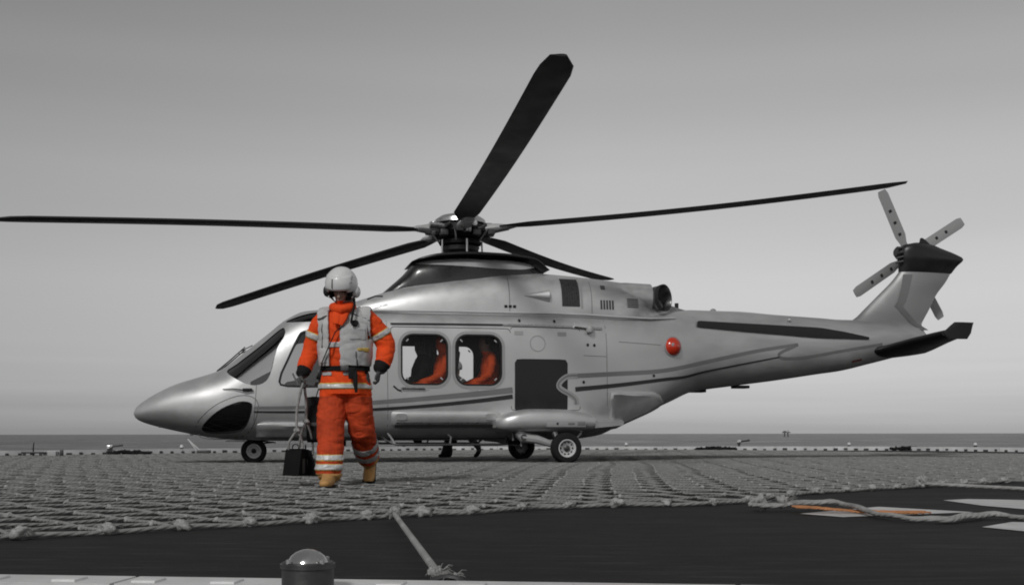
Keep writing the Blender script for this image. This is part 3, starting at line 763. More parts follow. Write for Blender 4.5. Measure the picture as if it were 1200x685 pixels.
    P = [(-.84, 1.12), (-1.2, 1.13), (-1.62, 1.135), (-1.78, 1.06), (-1.82, .98), (-1.66, .87), (-1.4, .76), (-1.15, .66), (-.88, .57), (-.86, .85)]
    fr = MB(); sm = smooth_poly(P, 2); fr_v = []
    for d_, off in ((0, -.02), (0, .055), (-.05, .075)):
        fr_v.append([on_side(p[0], p[1], s, off) or Vector((p[0], s*.9, p[1])) for p in grown(sm, d_)])
    fr.loft(fr_v).build('float_cover', silver, heli)
    # step tube below the door
    MB().tube([(2.78, s*.98, .42), (2.72, s*1.12, .36), (2.58, s*1.20, .305), (2.2, s*1.21, .30), (1.0, s*1.21, .30), (.86, s*1.15, .31), (.80, s*1.0, .40)], .020, 8).build('step_tube', steel_d, heli)
    for t_, z_ in ((2.70, .47), (1.76, .45)): MB().tube([(t_, s*1.06, z_), (t_-.03, s*1.13, z_-.04), (t_-.10 if t_ > 2 else t_, s*1.20, .31)], .017, 8).build('step_bracket', steel, heli)
    # sponson with landing gear
    secs = []
    SP = [(-.48, .525, .76, .30), (-.3, .505, .80, .36), (0, .495, .845, .40), (.5, .49, .85, .41), (.75, .49, .82, .40), (.92, .50, .77, .36), (1.03, .53, .72, .28), (1.10, .59, .665, .12)]
    tt = -.48
    while tt < 1.081:
        zb, zt, w = spline(SP, tt); sec = []
        for j in range(28):
            a = 2*math.pi*j/28; ca, sa = math.cos(a), math.sin(a)
            sec.append((tt, s*(1.22+w*math.copysign(abs(ca)**(.5), ca)), (zb+zt)/2+(zt-zb)/2*math.copysign(abs(sa)**(.62), sa)))
        secs.append(sec); tt += .06 if tt < .7 else .035
    sp = MB().loft(secs).build('sponson', silver, heli)
    MB().box((.02, s*1.622, .615), (.62, .008, .095), bev=.003).build('service_panel', trim_g, sp)
    for t_, w_ in ((.16, .03), (-.06, .10), (-.22, .12)): MB().box((t_, s*1.628, .62), (w_, .006, .035 if w_ < .11 else .055), bev=.002).build('service_mark', grey_p if w_ > .05 else soft_blk, sp)
    MB().loft([[(-.46, s*1.0, .53), (-.46, s*1.45, .55), (-.46, s*1.45, .66), (-.46, s*1.0, .70)], [(-1.1, s*.95, .60), (-1.1, s*1.02, .60), (-1.1, s*1.02, .66), (-1.1, s*.95, .68)]]).build('sponson_tail', silver, sp)
    MB().lathe([(.0, .0), (.05, .01), (.07, .04), (.07, .10)], Matrix.Translation((1.02, s*1.12, .54)) @ Matrix.Rotation(R(-90), 4, 'Y') @ Matrix.Rotation(R(0), 4, 'Z'), 16).build('landing_light', steel, sp)
    WY = s*1.52
    arm = MB().tube([(.74, s*1.42, .50), (.66, s*1.43, .41), (.45, s*1.45, .38), (.2, s*1.44, .30), (0, s*1.42, .24)], [.075, .085, .07, .05, .055], 10).build('gear_arm', pale_g, heli)
    MB().lathe([(.05, -.06), (.05, .06)], Matrix.Translation((.66, s*1.45, .41)) @ Matrix.Rotation(R(90), 4, 'X'), 16).build('pivot_boss', steel_d, arm)
    MB().tube([(.05, s*1.40, .24), (.12, s*1.38, .42), (.17, s*1.35, .58)], [.045, .05, .055], 10).build('oleo', steel, arm)
    MB().tube([(-.30, s*1.40, .56), (-.27, s*1.40, .46), (-.12, s*1.41, .30)], .02, 6).build('brace', steel, arm)
    MB().tube([(.80, s*1.35, .52), (.80, s*1.38, .36)], .022, 6).build('brake_line', steel_d, arm)
    def wheel(t_, y_, r_, w_, spokes):
        Mw = Matrix.Translation((t_, y_, r_)) @ Matrix.Rotation(R(-90*s), 4, 'X')   # lathe axis points outboard
        h = w_/2
        wh = MB().lathe([(r_*.56, -h*.8), (r_*.66, -h), (r_*.86, -h*.95), (r_*.965, -h*.6), (r_, -h*.25), (r_, h*.25), (r_*.965, h*.6), (r_*.86, h*.95), (r_*.66, h), (r_*.56, h*.8)], Mw, 40, ring=True).build('wheel', rubber, heli)
        MB().lathe([(r_*.30, h*.40), (r_*.44, h*.42), (r_*.50, h*.84), (r_*.57, h*.86), (r_*.57, h*.5)], Mw, 32, ring=True).build('rim', white_p, wh)
        MB().lathe([(r_*.19, h*.3), (r_*.34, h*.42), (r_*.45, h*.50), (r_*.45, h*.3)], Mw, 32).build('rim_disc', pale_g, wh)
        if spokes:
            for k in range(10):
                a = 2*math.pi*k/10
                MB().lathe([(r_*.055, h*.40), (r_*.055, h*.53)], Mw @ Matrix.Translation((r_*.385*math.cos(a), r_*.385*math.sin(a), 0)), 8).build('rim_hole', soft_blk, wh)
        MB().lathe([(r_*.19, h*.3), (r_*.19, h*.62), (r_*.13, h*.72), (r_*.0, h*.73)], Mw, 16).build('wheel_hub', steel_d if spokes else soft_blk, wh)
        return wh
    wheel(0, WY, .243, .20, True)
    wheel(4.70, s*.14, .20, .13, False)

# nose gear leg
leg = MB().tube([(4.62, 0, .46), (4.66, 0, .36), (4.70, 0, .20)], [.055, .05, .045], 10).build('nose_leg', steel_d, heli)
MB().tube([(4.70, -.12, .20), (4.70, .12, .20)], .03, 8).build('axle', steel_d, leg)
MB().tube([(4.62, .03, .36), (4.45, .03, .34), (4.36, .03, .33)], [.014, .012, .012], 6).build('tow_link', steel_d, leg)
MB().tube([(4.66, .03, .30), (4.55, .03, .32), (4.40, .03, .335)], [.014, .012, .012], 6).build('tow_link', steel_d, leg)

# nose fittings
for s in (1, -1):
    MB().lathe([(.0, 0), (.10, .03), (.15, .10), (.155, .22), (.10, .40), (.02, .48)], Matrix.Translation((5.60, s*-.0-.34 if s > 0 else .0, 1.18)) @ Matrix.Rotation(R(-80), 4, 'Y'), 20).build('nose_blister', silver, heli) if s > 0 else None
    a = on_side(5.15, 1.135, s, .02); b = on_side(4.85, 1.125, s, .05); c = on_side(4.72, 1.13, s, .03)
    if a and b and c: MB().tube([a, a.lerp(b, .5)+Vector((0, 0, .012)), b], [.006, .008, .012], 6).tube([b, c], [.026, .022], 8).build('pitot_probe', soft_blk, heli)
    MB().tube([(5.26, s*.20, 1.44), (5.05, s*.24, 1.62), (4.83, s*.28, 1.82)], [.013, .011, .009], 6).tube([(4.93, s*.20, 1.74), (4.72, s*.36, 1.84)], .008, 5).build('wiper', soft_blk, heli)
for t_, z_ in ((6.12, .60), (5.64, .475)): MB().lathe([(0, -.035), (.03, -.02), (.035, .02)], Matrix.Translation((t_, .12, z_)), 12).build('belly_light', white_p, heli)
MB().box((4.98, 0, .365), (.3, .5, .03), bev=.008).build('belly_plate', steel, heli)
for t_, w_, d_ in ((3.3, .10, .10), (2.1, .16, .05), (1.55, .22, .07), (.5, .26, .08)): MB().loft([[(t_+w_/2, -.02, .37), (t_+w_/2, .02, .37), (t_-w_/2, .02, .37), (t_-w_/2, -.02, .37)], [(t_+w_/4, -.01, .37-d_), (t_+w_/4, .01, .37-d_), (t_-w_/2, .01, .37-d_), (t_-w_/2, -.01, .37-d_)]]).build('belly_antenna', soft_blk, heli)
for t_, z_ in ((-2.75, 1.195), (-3.55, 1.27)): MB().box((t_, 0, z_), (.26, .22, .05), bev=.01).build('boom_fitting', soft_blk, heli)
MB().lathe([(.05, 0), (.05, .03), (.02, .05)], Matrix.Translation((-3.05, 0, 2.565)), 12).build('boom_antenna', trim_g, heli)
for t_ in (-3.35, -4.3): MB().lathe([(.0, -.03), (.035, 0), (.0, .03)], Matrix.Translation((t_, .36, 2.41)), 10).build('boom_light', white_p, heli)

# ---- engine cowling and rotor pylon
CW = [(-2.50, 2.40, 2.56, .34), (-2.30, 2.32, 2.61, .40), (-2.10, 2.28, 2.68, .46), (-1.9, 2.26, 2.80, .55), (-1.65, 2.26, 2.93, .68), (-1.46, 2.26, 2.965, .76), (-1.0, 2.27, 3.02, .82), (-.4, 2.29, 3.07, .86), (.2, 2.30, 3.10, .88),
      (.8, 2.30, 3.08, .88), (1.4, 2.30, 3.02, .86), (2.05, 2.30, 2.91, .80), (2.6, 2.30, 2.75, .70), (3.05, 2.30, 2.60, .55), (3.5, 2.30, 2.46, .36), (3.75, 2.30, 2.40, .2)]
def cowl(tab, ex, t0, t1, step=.07, n=48, yc=0):
    secs = []; t_ = t0
    while True:
        zb, zt, w = spline(tab, t_); sec = []
        for j in range(n+1):
            a = math.pi*j/n; ca, sa = math.cos(a), math.sin(a)
            sec.append((t_, yc+w*math.copysign(abs(ca)**(2/ex), ca), zb+(zt-zb)*abs(sa)**(2/ex)))
        secs.append(sec)
        if t_ >= t1-1e-5: break
        t_ = min(t_+step, t1)
    return MB().loft(secs)
cowling = cowl(CW, 3.1, -2.50, 3.75)
cowling = cowling.build('engine_cowling', cowl_m, heli)
PY = [(.05, 2.70, 3.13, .40), (.35, 2.70, 3.29, .52), (.8, 2.70, 3.315, .60), (1.3, 2.70, 3.315, .64), (1.8, 2.70, 3.285, .62), (2.16, 2.70, 3.215, .55), (2.34, 2.64, 3.03, .48), (2.55, 2.60, 2.84, .42), (2.72, 2.55, 2.69, .32)]
pyl = cowl(PY, 4.2, .05, 2.72, .06, 40).build('rotor_pylon', mat('pylon_dark_paint', .045, .28, .5, vary=.1, coat=.3), heli)
LIP = [(-.05, 3.15, 3.17, .34), (.25, 3.285, 3.325, .55), (.8, 3.325, 3.38, .64), (1.3, 3.325, 3.385, .68), (1.8, 3.295, 3.345, .66), (2.10, 3.24, 3.275, .60), (2.24, 3.20, 3.215, .50)]
cowl(LIP, 4, -.05, 2.24, .05, 36).build('pylon_lip', black_p, pyl)
BAND = [(.22, 3.17, 3.21, .5), (.45, 3.12, 3.296, .575), (.8, 3.11, 3.322, .612), (1.3, 3.13, 3.322, .652), (1.8, 3.15, 3.292, .632), (2.10, 3.16, 3.238, .57), (2.17, 3.17, 3.218, .545)]
secs = []
for i in range(25):
    t_ = .22+1.95*i/24; zb, zt, w = spline(BAND, t_); zp0, zp1, wp = spline(PY, t_)
    def yat(z, g=.006): return (wp*(1-min(1, max(0, (z-zp0)/(zp1-zp0)))**4.2)**(1/4.2))+g
    secs.append([(t_, yat(z)*1, z) for z in [zb+(zt-zb-.02)*k/5 for k in range(6)]])
for s in (1, -1): MB().loft([[(x, s*y, z) for x, y, z in sc] for sc in secs], cap=False, close=False).build('pylon_band', pale_g, pyl)
cb = bmesh.new(); cb.from_mesh(cowling.data); CB = BVHTree.FromBMesh(cb); cb.free()
def on_cowl(t_, z_, s, off=.006):
    h = CB.ray_cast(Vector((t_, s*2, z_)), Vector((0, -s, 0)))
    if h[0] is None: return Vector((t_, s*.8, z_))
    nr = h[1] if h[1].y*s > 0 else -h[1]; return h[0]+nr*off
def cowl_fill(t0, t1, z0, z1, s, off, name, m, nx=4, nz=8):
    vs = [on_cowl(t0+(t1-t0)*i/nx, z0+(z1-z0)*k/nz, s, off) for i in range(nx+1) for k in range(nz+1)]
    fs = [[i*(nz+1)+k, (i+1)*(nz+1)+k, (i+1)*(nz+1)+k+1, i*(nz+1)+k+1] for i in range(nx) for k in range(nz)]
    return MB().add(vs, fs).build(name, m, cowling)
intake_m = mat('intake_mesh', .06, .5, .6, vary=.5, vscale=30)
for s in (1, -1):
    cowl_fill(-.42, -.12, 2.50, 2.965, s, .005, 'intake_screen', intake_m)
    for k in range(7): cowl_fill(-.40+k*.042, -.392+k*.042, 2.51, 2.95, s, .012, 'intake_slat', steel_d, 1, 6)
    cowl_fill(-.47, -.44, 2.47, 2.99, s, .007, 'panel_seam', trim_g, 1, 6)
    for k in range(5): cowl_fill(-.77-k*.05, -.80-k*.05, 2.47, 2.62, s, .006, 'vent_slot', seam_m, 1, 3)
    for k in range(5): cowl_fill(-1.24, -1.44, 2.515+k*.032, 2.533+k*.032, s, .006, 'vent_slot', seam_m, 3, 1)
    cowl_fill(-.80, -.88, 2.80, 2.87, s, .006, 'oil_cap', seam_m, 2, 2)
    cowl_fill(.745, .738, 2.36, 3.02, s, .005, 'panel_seam', seam_m, 1, 8)
    cowl_fill(-.62, -.626, 2.34, 3.0, s, .005, 'panel_seam', seam_m, 1, 8)
    for k in range(3): cowl_fill(.64+k*.07, .69+k*.07, 2.455, 2.50, s, .006, 'latch', soft_blk, 1, 1)
    # ram scoop
    a = on_cowl(.50, 2.62, s, .004); b = on_cowl(.50, 2.66, s, .004)
    q0 = on_cowl(.52, 2.70, s, 0); sc = MB()
    secs = []
    for i in range(9):
        f = i/8; t_ = .50-.40*f; r_ = .015+.085*f
        c = on_cowl(t_, 2.66, s, -.01); secs.append([(t_, c.y+s*(r_*.9*math.sin(math.pi*k/10)), 2.66+r_*math.cos(math.pi*k/10)) for k in range(11)])
    sc.loft(secs).build('air_scoop', cowl_m, cowling)
    cc = secs[-1]; MB().add([(p[0]-.003, p[1], p[2]) for p in cc], [list(range(len(cc)))]).build('scoop_mouth', seam_m, cowling)
    # exhaust
    MB().tube([(-.55, s*.42, 2.70), (-.9, s*.44, 2.71), (-1.3, s*.455, 2.71), (-1.72, s*.47, 2.70)], [.18, .235, .25, .245], 28).build('exhaust_fairing', cowl_m, heli)
    D = Vector((-.62, s*.78, .05)).normalized(); Q = D.to_track_quat('Z', 'Y').to_matrix().to_4x4()
    Mx = Matrix.Translation((-1.80, s*.50, 2.695)) @ Q
    ex = MB().lathe([(.17, -.25), (.205, .05), (.215, .20), (.21, .205), (.20, .18), (.18, .0), (.15, -.2)], Mx, 32).build('exhaust', burnt, heli)
    MB().lathe([(.217, .14), (.224, .18), (.224, .208), (.211, .212)], Mx, 32, ring=True).build('exhaust_rim', soft_blk, ex)
    MB().lathe([(.0, -.1), (.165, -.08)], Mx, 24).build('exhaust_core', soft_blk, ex)
MB().box((-2.36, .06, 2.62), (.06, .04, .14), bev=.006).build('boom_lug', soft_blk, heli)
# gutter along the roof edge and the rail hook
for s in (1, -1):
    secs = []
    for t_, y_, z_ in ((2.95, .93, 2.36), (2.0, .98, 2.365), (.9, .985, 2.365), (.1, .97, 2.37), (-.5, .955, 2.36), (-1.0, .925, 2.34), (-1.6, .85, 2.33), (-2.1, .70, 2.36)):
        secs.append([(t_, s*(y_-.05), z_+.03), (t_, s*(y_+.015), z_+.02), (t_, s*(y_+.02), z_), (t_, s*(y_-.05), z_-.01)])
    MB().loft(secs).build('roof_gutter', silver2, heli)
    MB().lathe([(.0, -.06), (.055, -.03), (.06, .01), (.05, .06), (.0, .07)], Matrix.Translation((-.50, s*1.14, 2.10)), 14).build('rail_end_light', pale_g, heli)
    MB().loft([[(-.26, s*1.06, 2.22), (-.26, s*1.12, 2.21), (-.26, s*1.12, 2.16), (-.26, s*1.06, 2.16)], [(-.56, s*1.07, 2.15), (-.56, s*1.12, 2.15), (-.56, s*1.12, 2.13), (-.56, s*1.07, 2.13)]]).build('rail_fairing', silver2, heli)
    MB().tube([(2.98, s*.75, 2.55), (2.86, s*.78, 2.60), (2.74, s*.78, 2.60)], .012, 6).build('roof_probe', soft_blk, heli)

# ---- tail: fin, gearbox head, stabiliser
FIN = [(2.12, -5.54, -7.30, .17), (2.22, -5.56, -7.17, .17), (2.32, -5.58, -7.09, .165), (2.42, -5.62, -7.05, .16), (2.52, -5.76, -7.10, .15), (2.67, -5.92, -7.19, .14), (2.95, -6.22, -7.34, .125), (3.2, -6.48, -7.54, .115), (3.36, -6.61, -7.64, .11)]
def foil(le, te, th, z, n=14):
    ch = le-te; out = []
    for k in range(n+1):
        x = (1-math.cos(math.pi*k/n))/2; y = th*(2.969*math.sqrt(max(x, 0))-1.26*x-3.516*x*x+2.843*x**3-1.015*x**4)
        out.append((x, max(y, .004)))
    return [(le-x*ch, y, z) for x, y in out]+[(le-x*ch, -y, z) for x, y in out[::-1][1:-1]]
secs = []
for i in range(25):
    z = 2.12+(3.36-2.12)*i/24; le, te, th = spline(FIN, z); secs.append(foil(le, te, th*1.0, z))
fin = MB().loft(secs).build('tail_fin', fin_m, heli)
def finstrip(path, w, name, m):
    for s in (1, -1):
        vs = []
        for p in path:
            le, te, th = spline(FIN, p[1])
            for dx in (-w/2, w/2):
                x = min(max((le-(p[0]+dx))/(le-te), .01), .99)
                y = th*(2.969*math.sqrt(x)-1.26*x-3.516*x*x+2.843*x**3-1.015*x**4)+.006
                vs.append((p[0]+dx, s*y, p[1]))
        MB().add(vs, [[2*i, 2*i+1, 2*i+3, 2*i+2] for i in range(len(path)-1)]).build(name, m, fin)
finstrip([(-6.72, 3.30), (-6.66, 3.05), (-6.58, 2.80), (-6.52, 2.72), (-6.66, 2.60), (-6.84, 2.45), (-7.10, 2.32)], .17, 'fin_stripe', grey_p)
HEAD = [(3.35, -6.60, -7.65, .115), (3.48, -6.60, -7.76, .15), (3.62, -6.58, -7.90, .18), (3.72, -6.60, -7.70, .18), (3.80, -6.64, -7.45, .16), (3.86, -6.75, -7.28, .11), (3.885, -6.9, -7.15, .05)]
secs = []
for i in range(15):
    z = 3.35+(3.885-3.35)*i/14; le, te, th = spline(HEAD, z); secs.append(foil(le, te, th*1.0, z))
MB().loft(secs).build('tail_gearbox_fairing', black_p, heli)
MB().loft([[(-6.98, .03, 3.85), (-7.10, .05, 3.84), (-7.34, .03, 3.76), (-7.10, -.05, 3.84)], [(-7.02, .01, 3.97), (-7.06, .015, 3.98), (-7.12, .01, 3.95), (-7.06, -.015, 3.97)]]).build('beacon_fairing', black_p, heli)
MB().lathe([(.11, -.1), (.11, .05), (.07, .09)], Matrix.Translation((-6.62, 0, 3.70)) @ Matrix.Rotation(R(90), 4, 'Y') , 14).build('gearbox', steel_d, heli)
for k in range(4): MB().tube([(-6.50, .06+.02*k, 3.50+.08*k), (-6.62, .12, 3.53+.08*k)], .02, 6).build('gearbox_pipe', steel_d, heli)
for s in (1, -1):
    ST = [(.12, -5.85, -7.06, 1.90, .10), (.40, -6.00, -7.02, 1.93, .095), (.90, -6.22, -7.02, 2.03, .08), (1.30, -6.40, -7.03, 2.10, .07), (1.48, -6.50, -7.04, 2.135, .06)]
    secs = []
    for y_, le, te, z_, th in ST:
        secs.append([(x, s*y_, z_+zz) for x, zz, _ in foil(le, te, th, 0)])
    stb = MB().loft(secs).build('stabiliser', black_p, heli)
    secs = []
    for z_, le, te in ((2.04, -6.62, -6.98), (2.14, -6.52, -7.05), (2.26, -6.66, -7.08), (2.32, -6.74, -7.10)):
        secs.append([(x, s*1.48+y, z_) for x, y, _ in foil(le, te, .03, 0)])
    MB().loft(secs).build('tip_plate', soft_blk, stb)
side_fill([(-5.52, 1.70), (-5.72, 1.74), (-5.72, 1.775), (-5.52, 1.735)], 1, .006, 'registration_mark', mat('dull_red_marking', (.14, .045, .04), .5), hull, 3, 1)

# ---- tail rotor on the far flank
trc = Vector((-7.02, -.36, 3.70))
th_ = MB().lathe([(.0, -.10), (.09, -.08), (.11, 0), (.10, .16), (.05, .26)], Matrix.Translation(trc) @ Matrix.Rotation(R(-90), 4, 'X'), 20).build('tail_rotor_hub', steel_d, heli)
for k, (dx, dz) in enumerate(((.51, 1.09), (-1.16, .72), (1.13, -.74), (-.63, -1.08))):
    d = Vector((dx, 0, dz)).normalized(); nrm = Vector((0, 1, 0)); side_ = d.cross(nrm)
    secs = []
    for f in [0, .06, .14, .25, .5, .75, .93, 1.0]:
        r_ = .10+1.20*f; ch = .06 if f < .05 else (.20 if f > .2 else .13); ch = ch if f < .98 else .15
        tw = R(14-8*f); cd = side_*math.cos(tw)+nrm*math.sin(tw); nd = d.cross(cd)
        secs.append([trc+d*r_+cd*(x*ch)+nd*(y*ch) for x, y in ((.5, 0), (.3, .05), (-.1, .06), (-.5, .0), (-.1, -.05), (.3, -.04))])
    bl = MB().loft(secs).build('tail_rotor_blade', blade_g, heli)
    for f in (.28, .47, .66):
        r_ = .10+1.20*f; MB().box(trc+d*r_+nrm*.004, (.06, .026, .055), Matrix.Rotation(math.atan2(d.x, d.z), 3, 'Y'), bev=.012).build('blade_band', soft_blk, bl)

# ---- main rotor
RT, RZ = 1.38, 3.80
mast = MB().lathe([(.17, 3.33), (.15, 3.45), (.13, 3.52), (.13, 3.86)], Matrix.Translation((RT, 0, 0)), 24).build('rotor_mast', steel_d, heli)
MB().lathe([(.22, 3.44), (.30, 3.46), (.32, 3.52), (.24, 3.55), (.16, 3.56)], Matrix.Translation((RT, 0, 0)), 24).build('swashplate', steel_d, mast)
MB().lathe([(.34, 3.56), (.36, 3.60), (.30, 3.64), (.18, 3.66)], Matrix.Translation((RT, 0, 0)), 24).build('swashplate', soft_blk, mast)
hub = MB().lathe([(.22, 3.64), (.38, 3.68), (.46, 3.76), (.44, 3.86), (.34, 3.91)], Matrix.Translation((RT, 0, 0)), 30).build('rotor_hub', soft_blk, heli)
MB().lathe([(.40, 3.90), (.43, 3.905), (.41, 3.97), (.32, 4.03), (.17, 4.065), (.0, 4.075)], Matrix.Translation((RT, 0, 0)), 32).build('hub_dome', steel, hub)
hm = heli.matrix_basis.to_3x3(); 
import itertools
TH0 = -6.0
TIPZ = [4.40, 3.84, 3.05, 3.36, 4.43]
for k in range(5):
    th = R(TH0+72*k); wv = Vector((math.cos(th), math.sin(th), 0))
    rz = heli.rotation_euler.z; d = Vector((wv.x*math.cos(-rz)-wv.y*math.sin(-rz), wv.x*math.sin(-rz)+wv.y*math.cos(-rz), 0))
    sd = Vector((-d.y, d.x, 0))                # towards the next blade (leading or trailing alike)
    c0 = Vector((RT, 0, RZ))
    # grip, damper and pitch link on the hub
    z0 = RZ+(TIPZ[k]-RZ)*.07
    g = MB().tube([c0+d*.30, c0+d*.42+Vector((0, 0, .01)), c0+d*.62+Vector((0, 0, (z0-RZ)*.8)), c0+d*.80+Vector((0, 0, z0-RZ))], [(.11, .085), (.13, .10), (.10, .075), (.11, .045)], 12)
    g.build('blade_grip', pale_g, hub)
    MB().tube([c0+d*.34+sd*.17+Vector((0, 0, .02)), c0+d*.62+sd*.13+Vector((0, 0, .03))], .045, 10).build('damper', steel, hub)
    MB().box(c0+d*.45+Vector((0, 0, .085)), (.14, .12, .05), bev=.012).build('grip_cap', steel_d, hub)
    MB().box(c0+d*.52-sd*.10+Vector((0, 0, -.05)), (.12, .12, .09), bev=.012).build('pitch_horn', steel_d, hub)
    MB().lathe([(.05, -.10), (.06, -.08), (.06, .08), (.05, .10)], Matrix.Translation(c0+d*.50+sd*.04), 12).build('hinge_pin', steel, hub)
    MB().tube([c0+d*.40+sd*.22+Vector((0, 0, -.03)), c0+d*.40+sd*.30+Vector((0, 0, .0)), c0+d*.36+sd*.36+Vector((0, 0, .05))], .03, 8).build('hydraulic_line', steel_d, hub)
    MB().box(c0+d*.40+sd*.20+Vector((0, 0, -.09)), (.13, .13, .10), bev=.02).build('damper_lug', steel_d, hub)
    MB().tube([Vector((RT, 0, 3.60))+d*.33-sd*.12, c0+d*.44-sd*.16+Vector((0, 0, -.05))], .016, 6).build('pitch_link', steel, hub)
    MB().tube([Vector((RT, 0, 3.36))+d*.36+sd*.05, Vector((RT, 0, 3.62))+d*.35+sd*.05], .016, 6).build('control_rod', steel, hub)
    secs = []; NS = 26
    for i in range(NS+1):
        f = i/NS; r_ = .66+(7.10-.66)*f
        ch = .20+(.42-.20)*min(1, f/.07)
        sweep = 0.
        if f > .93: q = (f-.93)/.07; ch *= (1-.55*q*q); sweep = -.10*q*q
        z = RZ+(TIPZ[k]-RZ)*(r_/7.10)+ .10*math.sin(math.pi*min(1, f))*(.25 if TIPZ[k] < 3.7 else -.55)
        tw = R(1.5-1*f); cd = sd*math.cos(tw)+Vector((0, 0, 1))*math.sin(tw); nd = d.cross(cd); tk = ch*.15+.012*(1-f)
        prof = [(.30, .0), (.26, .35), (.12, .55), (-.1, .52), (-.4, .26), (-.70, .02), (-.4, -.18), (-.1, -.38), (.12, -.42), (.26, -.28)]
        secs.append([c0+d*r_+Vector((0, 0, z-RZ))+cd*(x*ch+sweep)+nd*(y*tk) for x, y in prof])
    bl = MB().loft(secs).build('rotor_blade', blade_m, heli)
    MB().tube([c0+d*.62+Vector((0, 0, (z0-RZ)*.8)), c0+d*.78+Vector((0, 0, z0-RZ)), c0+d*1.0+Vector((0, 0, (TIPZ[k]-RZ)*.14))], [(.085, .05), (.10, .04), (.075, .022)], 10).build('blade_root', pale_g, bl)

# ---- cabin: floor, bulkhead, seats, instrument panel
inn = empty('cabin_interior'); inn.parent = heli
MB().box((1.85, 0, .66), (4.9, 1.9, .05)).build('cabin_floor', cabin_m, inn)
MB().box((-.62, 0, 1.4), (.05, 1.9, 1.6)).build('rear_bulkhead', cabin_m, inn)
MB().box((1.5, 0, 2.31), (4.0, 1.7, .04)).build('headliner', cabin_m, inn)
def seat(t_, y_, face):
    m = MB()
    m.box((t_, y_, 1.05), (.46, .46, .12), bev=.03)
    m.box((t_-face*.24, y_, 1.42), (.11, .46, .72), Matrix.Rotation(R(-face*8), 3, 'Y'), bev=.04)
    m.box((t_-face*.29, y_, 1.83), (.10, .26, .18), bev=.04)
    m.box((t_, y_, .84), (.36, .40, .32), bev=.01)
    m.build('seat', seat_m, inn)
for y_ in (.60, -.10, -.66): seat(1.04, y_, 1)
seat(1.86, .58, 1); seat(2.10, -.15, 1)
for y_ in (.58, -.58): seat(3.78, y_, 1)
MB().loft([[(4.75, -.8, .75), (4.75, .8, .75), (4.75, .72, 1.26), (4.75, -.72, 1.26)], [(4.35, -.7, .8), (4.35, .7, .8), (4.42, .7, 1.44), (4.42, -.7, 1.44)]]).build('instrument_panel', soft_blk, inn)
for y_ in (-.5, .5): MB().box((4.405, y_, 1.12), (.02, .5, .28), bev=.005).build('display', glass_d, inn)
MB().box((3.92, .45, 2.07), (.30, .5, .05), bev=.01).build('overhead_panel', cabin_m, inn)
MB().tube([(3.95, .62, .72), (4.0, .62, 1.05), (3.9, .62, 1.2)], .02, 6).build('control_stick', soft_blk, inn)
# ------------------------------------------------------------------ people
def body_mesh(lofts, voxel, smooth_n=6):
    """one continuous surface from overlapping tapered limbs: (points, radii) or (points, radii, up)"""
    mb = MB()
    for L in lofts:
        up = L[2] if len(L) > 2 else None
        pts, rr = [Vector(p) for p in L[0]], list(L[1])
        # round the ends off
        def sc(r, k): return (r[0]*k, r[1]*k) if isinstance(r, tuple) else r*k
        def mx(r): return max(r) if isinstance(r, tuple) else r
        a, b = (pts[0]-pts[1]).normalized(), (pts[-1]-pts[-2]).normalized()
        hard = len(L) > 3 and L[3]
        if not hard:
            pts = [pts[0]+a*mx(rr[0])*.75, pts[0]+a*mx(rr[0])*.45]+pts; rr = [sc(rr[0], .35), sc(rr[0], .8)]+rr
        pts = pts+[pts[-1]+b*mx(rr[-1])*.45, pts[-1]+b*mx(rr[-1])*.75]; rr = rr+[sc(rr[-1], .8), sc(rr[-1], .35)]
        mb.tube(pts, rr, 20, up=up)
    o = link('work_body', mb.mesh('w', orange))
    m = o.modifiers.new('r', 'REMESH'); m.mode = 'VOXEL'; m.voxel_size = voxel
    s = o.modifiers.new('s', 'SMOOTH'); s.factor = .5; s.iterations = smooth_n
    out = evaluated(o); bpy.data.objects.remove(o)
    return out
def wrinkle(me, amp, where=None, k=1.0):
    nv = len(me.vertices); co = [0.]*(3*nv); me.vertices.foreach_get('co', co); nr = [0.]*(3*nv); me.vertices.foreach_get('normal', nr)
    for i in range(nv):
        c = Vector(co[3*i:3*i+3])
        if where and not where(c): continue
        p = c*k
        f = max(0, 1-abs(noise.noise(Vector((p.x*6, p.y*6, p.z*13))))*3.2)
        g = max(0, 1-abs(noise.noise(Vector((p.x*11+5, p.y*11, p.z*7+p.x*9))))*3.0)
        h = noise.noise(Vector((p.x*5, p.y*5, p.z*19+3*noise.noise(p*3))))
        d = (noise.noise(p*4)*.9+h*.75+noise.noise(p*17)*.2 - f*f*.55 - g*g*.35)*amp
        for a in range(3): co[3*i+a] += nr[3*i+a]*d
    me.vertices.foreach_set('co', co); me.update()
CACHE = {}
def geo(me):
    if me.name not in CACHE:
        CACHE.clear()
        CACHE[me.name] = ([v.co.copy() for v in me.vertices], [v.normal.copy() for v in me.vertices],
                          [(f.center.copy(), f.normal.copy(), tuple(f.vertices)) for f in me.polygons])
    return CACHE[me.name]
